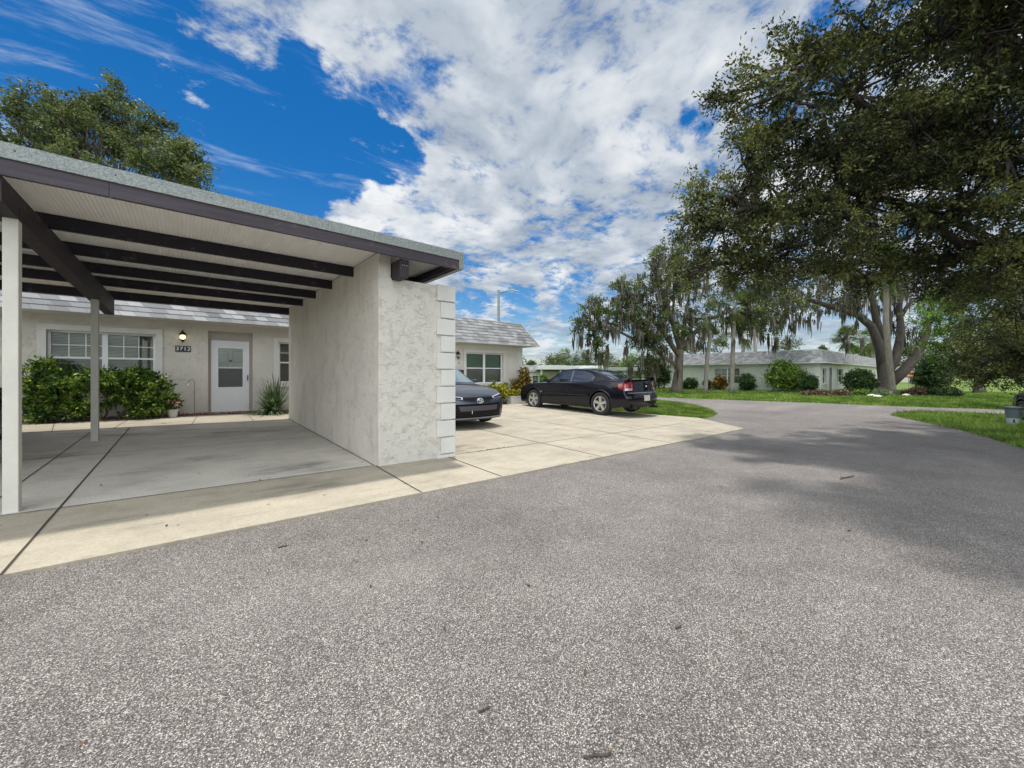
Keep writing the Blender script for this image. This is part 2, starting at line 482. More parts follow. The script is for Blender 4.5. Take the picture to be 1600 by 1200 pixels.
L_GRASS = leafmat('grass_blades', (0.055, 0.115, 0.012), (0.13, 0.225, 0.028), (0.32, 0.40, 0.09), 0.4, 0.5, nscale=1.2)
L_MOSS = leafmat('spanish_moss', (0.06, 0.055, 0.042), (0.13, 0.12, 0.095), (0.24, 0.225, 0.18), 0.3, 0.9, nscale=1)
L_STRAP = leafmat('strap_leaves', (0.03, 0.07, 0.025), (0.09, 0.15, 0.05), (0.30, 0.36, 0.20), 0.2, 0.4, nscale=5)
L_MULCH = leafmat('mulch_chips', (0.10, 0.030, 0.015), (0.26, 0.075, 0.035), (0.42, 0.15, 0.07), 0.0, 0.9, nscale=8)
L_LITTER = leafmat('dry_leaves', (0.03, 0.018, 0.012), (0.09, 0.05, 0.03), (0.25, 0.15, 0.07), 0.1, 0.8, nscale=8)
L_FLOWER = leafmat('flower_petals', (0.55, 0.12, 0.16), (0.75, 0.45, 0.42), (0.85, 0.80, 0.72), 0.3, 0.6, nscale=9)


def bark(name, c1, c2):
    m, q, co, b = newmat(name)
    n1 = q.noise(q.mapping(co, (5, 5, 1.0)), 2.2, 6, 0.7)
    lk(q, q.ramp(n1, [(0.3, c1), (0.7, c2)]), b.inputs['Base Color'])
    bp = q.n('ShaderNodeBump', {'Strength': 1.0, 'Distance': 0.05, 'Height': n1})
    lk(q, bp.outputs[0], b.inputs['Normal'])
    b.inputs['Roughness'].default_value = 0.95
    return m


M_BARK = bark('oak_bark', (0.075, 0.062, 0.052), (0.20, 0.17, 0.145))
M_BARKD = bark('dark_oak_bark', (0.035, 0.028, 0.025), (0.095, 0.078, 0.066))
M_PALMB = bark('palm_bark', (0.13, 0.12, 0.10), (0.30, 0.27, 0.235))


# ------------------------------------------------------------------ object helpers
def tag(o, label=None, cat=None, group=None, kind=None):
    if label: o['label'] = label
    if cat: o['category'] = cat
    if group: o['group'] = group
    if kind: o['kind'] = kind
    return o


def thing(name, label, cat, loc=(0, 0, 0), rz=0.0, group=None):
    o = bpy.data.objects.new(name, None)
    o.location = loc
    o.rotation_euler = (0, 0, rz)
    o.empty_display_size = 0.2
    COL.objects.link(o)
    return tag(o, label, cat, group)


def link_mesh(name, me, parent=None):
    o = bpy.data.objects.new(name, me)
    COL.objects.link(o)
    if parent is not None:
        o.parent = parent
    return o


def copy_tree(o, parent=None):
    c = o.copy()
    COL.objects.link(c)
    if parent is not None:
        c.parent = parent
    for ch in [x for x in o.children]:
        copy_tree(ch, c)
    return c


class MB:
    def __init__(self, org=(0, 0, 0)):
        self.v = []; self.f = []; self.mi = []; self.org = Vector(org)

    def add(self, vs, fs, mi=0):
        o = len(self.v)
        self.v += [tuple(x) for x in vs]
        for f in fs:
            self.f.append([i + o for i in f]); self.mi.append(mi)

    def box(self, a, b, mi=0, rz=0.0, piv=None):
        x0, y0, z0 = a; x1, y1, z1 = b
        vs = [(x0, y0, z0), (x1, y0, z0), (x1, y1, z0), (x0, y1, z0), (x0, y0, z1), (x1, y0, z1), (x1, y1, z1), (x0, y1, z1)]
        if rz:
            p = Vector(piv or ((x0 + x1) / 2, (y0 + y1) / 2, 0)); c, s_ = math.cos(rz), math.sin(rz)
            vs = [(p.x + (x - p.x) * c - (y - p.y) * s_, p.y + (x - p.x) * s_ + (y - p.y) * c, z) for x, y, z in vs]
        self.add(vs, [(0, 3, 2, 1), (4, 5, 6, 7), (0, 1, 5, 4), (1, 2, 6, 5), (2, 3, 7, 6), (3, 0, 4, 7)], mi)

    def hexa(self, vs, mi=0):
        self.add(vs, [(0, 3, 2, 1), (4, 5, 6, 7), (0, 1, 5, 4), (1, 2, 6, 5), (2, 3, 7, 6), (3, 0, 4, 7)], mi)

    def tube(self, pts, rad, n=8, mi=0, cap=True):
        pts = [Vector(p) for p in pts]
        if isinstance(rad, (int, float)): rad = [rad] * len(pts)
        rings = []
        up = None
        for i, p in enumerate(pts):
            d = (pts[min(i + 1, len(pts) - 1)] - pts[max(i - 1, 0)]).normalized()
            if up is None or abs(d.dot(up)) > 0.98:
                up = Vector((1, 0, 0)) if abs(d.x) < 0.9 else Vector((0, 1, 0))
            a = d.cross(up).normalized(); b2 = d.cross(a).normalized()
            up = a.cross(d).normalized()
            rings.append([p + (a * math.cos(k * 2 * PI / n) + b2 * math.sin(k * 2 * PI / n)) * rad[i] for k in range(n)])
        vs = [x for r in rings for x in r]
        fs = []
        for i in range(len(pts) - 1):
            for k in range(n):
                k2 = (k + 1) % n
                fs.append((i * n + k, i * n + k2, (i + 1) * n + k2, (i + 1) * n + k))
        if cap:
            fs.append(tuple(range(n - 1, -1, -1)))
            fs.append(tuple((len(pts) - 1) * n + k for k in range(n)))
        self.add(vs, fs, mi)

    def lathe(self, prof, c=(0, 0, 0), n=20, mi=0, axis='z'):
        """prof: (radius, height) pairs round a vertical axis (or the x axis)"""
        vs = []; fs = []
        for r, h in prof:
            for k in range(n):
                a = k * 2 * PI / n
                if axis == 'z': vs.append((c[0] + r * math.cos(a), c[1] + r * math.sin(a), c[2] + h))
                else: vs.append((c[0] + h, c[1] + r * math.cos(a), c[2] + r * math.sin(a)))
        for i in range(len(prof) - 1):
            for k in range(n):
                k2 = (k + 1) % n
                fs.append((i * n + k, i * n + k2, (i + 1) * n + k2, (i + 1) * n + k))
        self.add(vs, fs, mi)

    def prism(self, poly, y0, y1, mi=0, plane='xz'):
        n = len(poly)
        if plane == 'xz':
            vs = [(a, y0, b2) for a, b2 in poly] + [(a, y1, b2) for a, b2 in poly]
        elif plane == 'yz':
            vs = [(y0, a, b2) for a, b2 in poly] + [(y1, a, b2) for a, b2 in poly]
        else:
            vs = [(a, b2, y0) for a, b2 in poly] + [(a, b2, y1) for a, b2 in poly]
        fs = [tuple(range(n)), tuple(range(2 * n - 1, n - 1, -1))]
        fs += [(i, i + n, (i + 1) % n + n, (i + 1) % n) for i in range(n)]
        self.add(vs, fs, mi)

    def build_each(self, name, mats, parent=None, fin=None, **kw):
        """every connected piece becomes an object of its own"""
        par = list(range(len(self.v)))
        def root(i):
            while par[i] != i:
                par[i] = par[par[i]]; i = par[i]
            return i
        for f in self.f:
            r0 = root(f[0])
            for i in f[1:]: par[root(i)] = r0
        groups = {}
        for k, f in enumerate(self.f): groups.setdefault(root(f[0]), []).append(k)
        out = []
        for fl in groups.values():
            m2 = MB(self.org); idx = {}
            for k in fl:
                nf = []
                for i in self.f[k]:
                    if i not in idx: idx[i] = len(m2.v); m2.v.append(self.v[i])
                    nf.append(idx[i])
                m2.f.append(nf); m2.mi.append(self.mi[k])
            o = m2.build(name, mats, parent, **kw)
            if fin: fin(o)
            out.append(o)
        return out

    def build(self, name, mats, parent=None, smooth=False, bevel=0.0, fix=True):
        me = bpy.data.meshes.new(name)
        ox, oy, oz = self.org
        me.from_pydata([(a - ox, b2 - oy, c - oz) for a, b2, c in self.v], [], self.f)
        if not isinstance(mats, (list, tuple)): mats = [mats]
        for mm in mats: me.materials.append(mm)
        if len(mats) > 1: me.polygons.foreach_set('material_index', self.mi)
        if fix:
            bm = bmesh.new(); bm.from_mesh(me)
            bmesh.ops.recalc_face_normals(bm, faces=bm.faces)
            if bevel:
                bmesh.ops.remove_doubles(bm, verts=bm.verts, dist=1e-5)
                es = [e for e in bm.edges if len(e.link_faces) == 2 and e.calc_face_angle(0) > 0.6]
                bmesh.ops.bevel(bm, geom=es, offset=bevel, segments=2, affect='EDGES', profile=0.6)
            bm.to_mesh(me); bm.free()
        if smooth:
            me.polygons.foreach_set('use_smooth', [True] * len(me.polygons))
        me.update()
        return link_mesh(name, me, parent)


def quads_object(name, V, material, parent=None, tri=False, org=(0, 0, 0)):
    """V: array (n, k, 3) of separate k-sided faces, made fast"""
    V = np.asarray(V, dtype=np.float32) - np.asarray(org, dtype=np.float32)
    n, k, _ = V.shape
    me = bpy.data.meshes.new(name)
    me.vertices.add(n * k)
    me.vertices.foreach_set('co', V.reshape(-1))
    me.loops.add(n * k)
    me.loops.foreach_set('vertex_index', np.arange(n * k, dtype=np.int32))
    me.polygons.add(n)
    me.polygons.foreach_set('loop_start', np.arange(0, n * k, k, dtype=np.int32))
    me.polygons.foreach_set('loop_total', np.full(n, k, dtype=np.int32))
    me.update(calc_edges=True)
    me.materials.append(material)
    return link_mesh(name, me, parent)


def sheet(name, poly, material, lift, thick=0.0, parent=None, cells=True, kind='structure'):
    """a ground-following sheet cut from an outline in plan"""
    bm = bmesh.new()
    vs = [bm.verts.new((x, y, 0)) for x, y in poly]
    bm.faces.new(vs)
    xs = [v.co.x for v in bm.verts]; ys = [v.co.y for v in bm.verts]
    for i in range(-12, 18):
        if min(xs) < i < max(xs):
            bmesh.ops.bisect_plane(bm, geom=bm.verts[:] + bm.edges[:] + bm.faces[:], plane_co=(i, 0, 0), plane_no=(1, 0, 0))
    for yy in [3.85, 5.3, 7.0, 8.5, 10.0, 11.25, 12.5]:
        if min(ys) < yy < max(ys):
            bmesh.ops.bisect_plane(bm, geom=bm.verts[:] + bm.edges[:] + bm.faces[:], plane_co=(0, yy, 0), plane_no=(0, 1, 0))
    bmesh.ops.triangulate(bm, faces=[f for f in bm.faces if len(f.verts) > 4])
    for v in bm.verts:
        v.co.z = g(v.co.x, v.co.y) + lift
    bmesh.ops.recalc_face_normals(bm, faces=bm.faces)
    if sum(f.normal.z for f in bm.faces) < 0:
        bmesh.ops.reverse_faces(bm, faces=bm.faces)
    if thick:
        r = bmesh.ops.extrude_face_region(bm, geom=bm.faces[:])
        for e in r['geom']:
            if isinstance(e, bmesh.types.BMVert): e.co.z += thick
        bmesh.ops.recalc_face_normals(bm, faces=bm.faces)
    me = bpy.data.meshes.new(name)
    bm.to_mesh(me); bm.free()
    me.materials.append(material)
    o = link_mesh(name, me, parent)
    if parent is None and kind: o['kind'] = kind
    return o
# ================================================================== THE GROUND
def strip(mb, p, q_, wd, lift, seg=1.0):
    p = Vector(p); q_ = Vector(q_)
    L = (q_ - p).length
    n = max(1, int(L / seg)); d = (q_ - p) / L; nn = Vector((-d.y, d.x)) * wd / 2
    prev = None
    rnd = random.Random(int(p.x * 100 + p.y * 7))
    for i in range(n + 1):
        c = p + d * (L * i / n) + nn * rnd.uniform(-0.25, 0.25)
        a = c + nn; b2 = c - nn
        cur = ((a.x, a.y, g(a.x, a.y) + lift), (b2.x, b2.y, g(b2.x, b2.y) + lift))
        if prev: mb.add([prev[0], prev[1], cur[1], cur[0]], [(0, 1, 2, 3)])
        prev = cur


sheet('ground', [(-420, -420), (520, -420), (520, 520), (-420, 520)], M_LAWN, 0.0)
GP = ground
tip = (GP(1167, 671.5)[0], 3.85)
isl = [GP(1097, 655.0), GP(1114, 651), GP(1119, 647.5), GP(1112, 641.5), GP(1090, 634.5), GP(1062, 629.5), GP(1030, 626.0), GP(985, 624.2), GP(900, 623)]
farside = [GP(900, 619.0), GP(985, 620.3), GP(1030, 621.3), GP(1100, 624), GP(1200, 627.2), GP(1300, 631), GP(1400, 635.2), GP(1490, 638), GP(1570, 640.3), GP(1720, 644)]
nearlawn = [GP(1720, 651), GP(1570, 647.6), GP(1500, 644.6), GP(1440, 642.0), GP(1405, 643.5), GP(1391, 649.0), GP(1410, 653.5), GP(1450, 661.5), GP(1500, 672), GP(1550, 686), GP(1600, 702), GP(1680, 732)]
road_poly = [(-60, 3.85), tip] + isl + farside + nearlawn + [W(13.0, 3.0), W(15, -8), (-20, -60), (-60, -60)]
sheet('road', road_poly, M_ASPH, 0.006)

CL = 0.028
drive = sheet('driveway', [(-12, 3.85), (3.1, 3.85), tip, (13.05, 5.75), (12.55, 7.3), (12.6, 12.6), (8.95, 12.6), (8.95, 13.2), (3.2, 13.2), (3.2, 5.3), (-12, 5.3)], M_CONC, 0.0, CL)
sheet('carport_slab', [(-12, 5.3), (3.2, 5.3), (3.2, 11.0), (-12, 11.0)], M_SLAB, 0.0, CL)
sheet('walkway', [(-12, 11.0), (3.2, 11.0), (3.2, 13.05), (-12, 13.05)], M_CONC, 0.0, CL)
jb = MB()
JL = CL + 0.004
for p_, q2 in [((-12, 5.3), (2.0, 5.3)), ((3.22, 5.3), (10.9, 5.3)), ((-0.87, 3.85), (-0.87, 11.0)), ((2.0, 5.25), (1.97, 3.85)), ((3.12, 5.28), (3.1, 3.85)),
              ((5.23, 3.87), (5.23, 12.6)), ((7.56, 3.87), (7.6, 12.6)), ((3.22, 8.45), (10.4, 8.5)), ((10.0, 3.87), (10.1, 12.6)), ((-4.4, 3.85), (-4.4, 11)),
              ((-1.36, 5.3), (-1.36, 11.0)), ((1.99, 5.3), (2.01, 11.2))]:
    strip(jb, p_, q2, 0.016 if p_[1] < 5.2 or q2[1] < 5 else 0.013, JL, 0.35)
jb.build('joint', M_JOINT, drive, fix=False)
jb = MB()
for p_, q2 in [((-12, 8.1), (2.0, 8.1)), ((-12, 11.0), (2.1, 11.0)), ((-1.9, 11.0), (-2.2, 13.05)), ((0.1, 11.05), (0.25, 13.05)), ((1.25, 11.05), (1.3, 13.05)), ((-3.4, 11), (-3.5, 13.05)), ((-1.1, 11), (-1.0, 13.05))]:
    strip(jb, p_, q2, 0.014, JL, 0.35)
jb.build('joint', M_RUST, drive, fix=False)
sheet('planting_bed', [(-12, 13.05), (3.2, 13.05), (3.2, 13.2), (12.6, 13.2), (12.6, 13.6), (-12, 13.6)], mat('bed_soil', (0.09, 0.045, 0.028), 0.95, bump=(30, 0.02), var=0.4, vscale=20), 0.012)


def scatter_chips(name, x0, x1, y0, y1, n, size, material, lift, seed, label, cat, flat=0.5):
    r = np.random.default_rng(seed)
    c = np.stack([r.uniform(x0, x1, n), r.uniform(y0, y1, n)], 1)
    z = np.array([g(a, b2) for a, b2 in c]) + lift + r.uniform(0, size * 0.6, n)
    C = np.concatenate([c, z[:, None]], 1)
    a = r.uniform(0, 2 * PI, n); ln = size * r.uniform(0.5, 1.4, n)
    d = np.stack([np.cos(a), np.sin(a), r.normal(0, flat * 0.4, n)], 1) * ln[:, None]
    e = np.stack([-np.sin(a), np.cos(a), r.normal(0, flat * 0.4, n)], 1) * (ln * 0.38)[:, None]
    V = np.stack([C - d / 2, C - e / 2, C + d / 2, C + e / 2], 1)
    o = quads_object(name, V, material)
    return tag(o, label, cat, kind='stuff')


scatter_chips('mulch', -12, 12.5, 13.08, 13.5, 9000, 0.065, L_MULCH, 0.03, 3, 'red brown bark mulch along the foot of the house wall', 'mulch')
r_ = np.random.default_rng(5)


def litter():
    V = []
    spots = []
    for _ in range(150):
        spots.append((r_.uniform(-5, 2.0), r_.uniform(4.2, 11.5)))
    for _ in range(90):
        spots.append((r_.uniform(3.3, 12), r_.uniform(4, 12)))
    for _ in range(260):
        X = r_.uniform(-1.5, 13); Y = r_.uniform(1.2, 12)
        spots.append(W(X, Y))
    for k in range(70):
        spots.append((r_.normal(4.2, 0.25), 5.30 + r_.normal(0, 0.03)))
    for k in range(60):
        spots.append((r_.normal(-0.35, 0.12), 11.5 + r_.normal(0, 0.06)))
    for (x, y) in spots:
        on = y > 3.85 and x < 12.3
        z = g(x, y) + (CL if on else 0.006) + 0.004
        a = r_.uniform(0, 6.28); l = r_.uniform(0.015, 0.05); wd = l * 0.4
        d = np.array([math.cos(a), math.sin(a), r_.uniform(-.1, .25)]) * l; e = np.array([-math.sin(a), math.cos(a), 0.1]) * wd
        c = np.array([x, y, z + 0.004])
        V.append([c - d / 2, c - e / 2, c + d / 2, c + e / 2])
    o = quads_object('leaf_litter', V, L_LITTER)
    tag(o, 'scattered brown dead leaves lying on the concrete and asphalt', 'leaf litter', kind='stuff')


litter()
for i, (px, py, ln, lab) in enumerate([(757, 1113, .05, 'small dark twig lying on the asphalt near the bottom of the photo'), (1325, 748, .42, 'thin fallen twig on the shaded part of the street'), (443, 856, .07, 'bit of twig on the asphalt in front of the apron joint'),
                                   (935, 1186, .10, 'thin curved twig at the bottom edge of the photo'), (1060, 983, .05, 'tiny twig on the sunlit asphalt right of the centre')]):
    p = ground(px, py); z = g(*p) + .012; rr2 = random.Random(i + 40)
    tw = thing('twig', lab, 'twig', (p[0], p[1], z), group='twigs fallen on the asphalt')
    b_ = MB(); a_ = rr2.uniform(-.6, .3); pts = [(math.cos(a_) * ln * (k / 5 - .5), math.sin(a_) * ln * (k / 5 - .5) + rr2.uniform(-.06, .06) * ln, rr2.uniform(0, .03) * ln) for k in range(6)]
    b_.tube(pts, [.0035 + ln * .012] * 5 + [.0015], 6); b_.tube([pts[2], (pts[2][0] + ln * .12, pts[2][1] + ln * .16, .008)], [.003, .0012], 5)
    b_.build('stick', M_BARKD, tw, smooth=True)

# ================================================================== THE CARPORT
ZB, ZD = 2.845, 3.0                      # underside of rafters, underside of roof deck
cp = thing('carport', 'flat roofed carport with dark purple brown beams and galvanised edge in front of the house', 'carport', (-1.2, 5.4, g(-1.2, 5.4)))
CO = tuple(cp.location)


def cmb(): return MB(CO)


X0 = -8.0
b_ = cmb(); b_.box((X0, 4.93, ZD), (3.14, 11.42, ZD + 0.045)); b_.build('roof_deck', M_DECK, cp)
b_ = cmb(); b_.box((X0, 4.87, ZD + 0.047), (3.19, 11.46, 3.105)); b_.build('roof', mat('roof_gravel', (0.35, 0.35, 0.34), 0.9, bump=(60, .01)), cp)
b_ = cmb()
for xa, xb in [(X0, -3.71), (-3.705, -0.515), (-0.51, 3.10)]:
    b_.box((xa, 4.885, 2.862), (xb, 4.925, ZD - 0.004))
b_.box((X0, 11.40, 2.845), (3.10, 11.44, ZD - 0.004))
b_.box((3.06, 4.927, 2.885), (3.10, 11.398, ZD - 0.004))
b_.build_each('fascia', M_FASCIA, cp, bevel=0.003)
b_ = cmb()
b_.box((X0, 4.868, 2.995), (3.186, 4.884, 3.118))
b_.box((3.104, 4.868, 2.866), (3.186, 4.882, 2.994))
b_.box((3.170, 4.885, 2.866), (3.186, 11.46, 3.118))
b_.box((3.104, 4.884, 2.866), (3.169, 11.44, 2.874))
b_.box((X0, 11.445, 2.99), (3.169, 11.46, 3.118))
b_.build('flashing', M_GALV, cp)
# nails in the flashing
b_ = cmb()
rr = random.Random(2)
x = -3.0
while x < 3.1:
    z = 3.05 + rr.uniform(-0.02, 0.03)
    b_.lathe([(0.0, -0.006), (0.005, -0.005), (0.005, 0.0)], (0, 0, 0), 6)
    n = 18
    for i in range(n): 
        v = b_.v[-1 - i]
        b_.v[-1 - i] = (x + v[0], 4.867 + v[2] * 0.5, z + v[1])
    x += rr.uniform(0.45, 0.8)
b_.build_each('nail', M_DARK, cp)
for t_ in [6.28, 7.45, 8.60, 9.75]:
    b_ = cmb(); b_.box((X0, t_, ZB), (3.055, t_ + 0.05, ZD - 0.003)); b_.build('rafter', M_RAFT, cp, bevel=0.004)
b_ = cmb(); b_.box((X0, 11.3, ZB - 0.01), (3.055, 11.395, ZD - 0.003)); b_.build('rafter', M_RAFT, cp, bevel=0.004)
# main beams, front to back
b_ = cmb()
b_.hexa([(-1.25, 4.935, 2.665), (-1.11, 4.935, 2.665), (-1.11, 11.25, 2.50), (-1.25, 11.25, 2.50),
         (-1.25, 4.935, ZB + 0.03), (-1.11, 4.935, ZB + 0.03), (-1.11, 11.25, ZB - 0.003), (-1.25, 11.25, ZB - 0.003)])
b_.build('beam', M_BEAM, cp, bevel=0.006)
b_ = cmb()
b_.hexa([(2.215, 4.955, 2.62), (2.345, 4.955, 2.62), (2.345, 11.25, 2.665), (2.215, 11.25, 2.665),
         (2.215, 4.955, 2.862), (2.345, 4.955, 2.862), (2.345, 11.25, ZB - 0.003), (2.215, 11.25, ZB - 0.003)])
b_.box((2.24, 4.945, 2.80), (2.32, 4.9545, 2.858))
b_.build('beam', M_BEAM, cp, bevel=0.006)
# joist hanger plate and a few bolt heads on the beam end
b_ = cmb()
for dx in (0, 0.03, 0.06):
    b_.box((2.245 + dx, 4.946, 2.775), (2.257 + dx, 4.954, 2.787))
b_.build_each('bolt', M_GALV, cp)
b_ = cmb(); b_.box((-1.205, 5.36, g(-1.16, 5.4) + CL - 0.01), (-1.115, 5.46, 2.654)); b_.build('post', M_POST, cp, bevel=0.006)
b_ = cmb(); b_.box((-1.205, 9.40, g(-1.16, 9.4) + CL - 0.01), (-1.115, 9.50, 2.547)); b_.build('post', M_POST_SHADE, cp, bevel=0.006)
b_ = cmb()
for y in (5.36, 9.40):
    z = 2.654 if y < 6 else 2.547
    b_.box((-1.222, y + 0.01, z - 0.01), (-1.207, y + 0.09, z + 0.10)); b_.box((-1.113, y + 0.01, z - 0.01), (-1.105, y + 0.09, z + 0.10))
b_.build_each('post_cap', M_BEAM, cp)

# the stuccoed storage wall under the right side of the carport
wl = thing('stucco_wall', 'thick cream stucco block wall with white corner quoins holding up the carport roof', 'wall', (2.6, 5.23, g(2.6, 5.23)))
WO = tuple(wl.location)
b_ = MB(WO)
zb = -0.10
# rough front plane, a slightly uneven grid so that the outline is not ruler straight
b_.box((2.03, 5.23, zb), (3.215, 11.30, 2.655))
b_.box((2.034, 5.234, 2.653), (2.208, 11.296, 2.985))
o = b_.build('wall', [M_STUC, M_STUC_SIDE], wl, bevel=0.012)
for p in o.data.polygons:
    if p.normal.x < -0.7: p.material_index = 1
ztop = 2.668
k = 0
while ztop > -0.02:
    wide = k % 2 == 0
    z0 = max(ztop - 0.243, g(3.2, 5.2) + CL - 0.004)
    if ztop - z0 < 0.02: break
    b_ = MB(WO)
    xl = 2.925 if wide else 2.995
    b_.box((xl, 5.195, z0), (3.245, 5.2299, ztop))
    b_.box((3.2152, 5.2301, z0), (3.245, 5.50 if wide else 5.44, ztop))
    b_.build('quoin', M_TRIM, wl, bevel=0.006)
    ztop -= 0.262; k += 1


# ================================================================== THE HOUSE
def mansard(mb, x0, x1, y0, y1, z0, z1, inset, n=8, sides='SEWN', lip=0.014):
    """stepped shingle courses on the sloping skirt of a flat roof"""
    for i in range(n):
        f0 = i / n; f1 = (i + 1) / n
        za = z0 + (z1 - z0) * f0; zb2 = z0 + (z1 - z0) * f1
        a = inset * f0 - lip; b2 = inset * f1
        if 'S' in sides:
            mb.add([(x0 + a, y0 + a, za), (x1 - a, y0 + a, za), (x1 - b2, y0 + b2, zb2), (x0 + b2, y0 + b2, zb2),
                    (x0 + a + lip, y0 + a + lip, za), (x1 - a - lip, y0 + a + lip, za)], [(0, 1, 2, 3), (4, 5, 1, 0)])
        if 'E' in sides:
            mb.add([(x1 - a, y0 + a, za), (x1 - a, y1 - a, za), (x1 - b2, y1 - b2, zb2), (x1 - b2, y0 + b2, zb2),
                    (x1 - a - lip, y0 + a + lip, za), (x1 - a - lip, y1 - a - lip, za)], [(0, 1, 2, 3), (4, 5, 1, 0)])
        if 'W' in sides:
            mb.add([(x0 + a, y0 + a, za), (x0 + a, y1 - a, za), (x0 + b2, y1 - b2, zb2), (x0 + b2, y0 + b2, zb2),
                    (x0 + a + lip, y0 + a + lip, za), (x0 + a + lip, y1 - a - lip, za)], [(3, 2, 1, 0), (0, 1, 5, 4)])
        if 'N' in sides:
            mb.add([(x0 + a, y1 - a, za), (x1 - a, y1 - a, za), (x1 - b2, y1 - b2, zb2), (x0 + b2, y1 - b2, zb2)], [(3, 2, 1, 0)])


def grid_wall(mb, u0, u1, z0, z1, holes, P, depth, inward):
    """a wall sheet with rectangular openings and reveals; P(u, z, d) gives the point d inside the wall"""
    us = sorted({u0, u1} | {h[0] for h in holes} | {h[1] for h in holes})
    zs = sorted({z0, z1} | {h[2] for h in holes} | {h[3] for h in holes})
    for i in range(len(us) - 1):
        for j in range(len(zs) - 1):
            uc = (us[i] + us[i + 1]) / 2; zc = (zs[j] + zs[j + 1]) / 2
            if any(h[0] < uc < h[1] and h[2] < zc < h[3] for h in holes): continue
            mb.add([P(us[i], zs[j], 0), P(us[i + 1], zs[j], 0), P(us[i + 1], zs[j + 1], 0), P(us[i], zs[j + 1], 0)], [(0, 1, 2, 3)])
    for a, b2, c, d in holes:
        for q_ in ([(a, c), (a, d)], [(b2, d), (b2, c)], [(a, d), (b2, d)], [(b2, c), (a, c)]):
            mb.add([P(*q_[0], 0), P(*q_[1], 0), P(*q_[1], depth), P(*q_[0], depth)], [(0, 1, 2, 3)])


hs = thing('house', 'long single storey cream stucco house with grey shingled mansard roof behind the carport', 'house', (0.0, 13.5, 0.2))
HO = tuple(hs.location)
T = 13.5


def hmb(): return MB(HO)


HX0, HX1 = -14.0, 12.07
w1 = (-2.41, -0.59, 1.05, 2.31)
dr = (0.47, 1.50, 0.205, 2.49)
w2 = (2.16, 3.90, 1.02, 2.27)
w3 = (8.95, 10.95, 0.88, 2.205)
b_ = hmb()
grid_wall(b_, HX0, HX1, -0.3, 2.80, [w1, dr, w2, w3], lambda u, z, d: (u, T + d, z), 0.26, 1)
b_.add([(HX1, T, -0.3), (HX1, 22, -0.3), (HX1, 22, 2.8), (HX1, T, 2.8)], [(0, 1, 2, 3)])
b_.add([(HX0, T, -0.3), (HX0, 22, -0.3), (HX0, 22, 2.8), (HX0, T, 2.8)], [(0, 1, 2, 3)])
b_.add([(HX0, 22, -0.3), (HX1, 22, -0.3), (HX1, 22, 2.8), (HX0, 22, 2.8)], [(0, 1, 2, 3)])
b_.build('wall', M_HOUSE, hs, fix=False)
b_ = hmb()
mansard(b_, HX0 - .65, 6.6, 12.95, 22.6, 2.69, 3.72, 0.62, sides='SWN')
b_.build('roof', M_SHING, hs, fix=False)
b_ = hmb()
mansard(b_, 6.58, 12.72, 12.95, 22.6, 2.585, 3.64, 0.62, sides='SE')
b_.build('roof', M_SHING, hs, fix=False)
b_ = hmb()
b_.box((HX0 - .6, 12.99, 2.675), (6.6, 13.499, 2.70)); b_.box((6.6, 12.99, 2.57), (12.68, 13.499, 2.60)); b_.box((HX1 + .001, 13.5, 2.57), (12.68, 22.5, 2.60))
b_.build('soffit', M_TRIM, hs)
b_ = hmb()
b_.box((HX0 - .05, 13.545, 3.70), (6.0, 22.0, 3.735)); b_.box((6.0, 13.545, 3.62), (12.12, 22.0, 3.66))
b_.tube([(12.735, 12.935, 2.575), (12.11, 13.56, 3.65)], 0.022, 6)
b_.box((6.6, 12.925, 2.565), (12.74, 12.945, 2.60))
b_.build('roof_edge', mat('pale_drip_edge', (0.50, 0.51, 0.51), 0.6), hs)


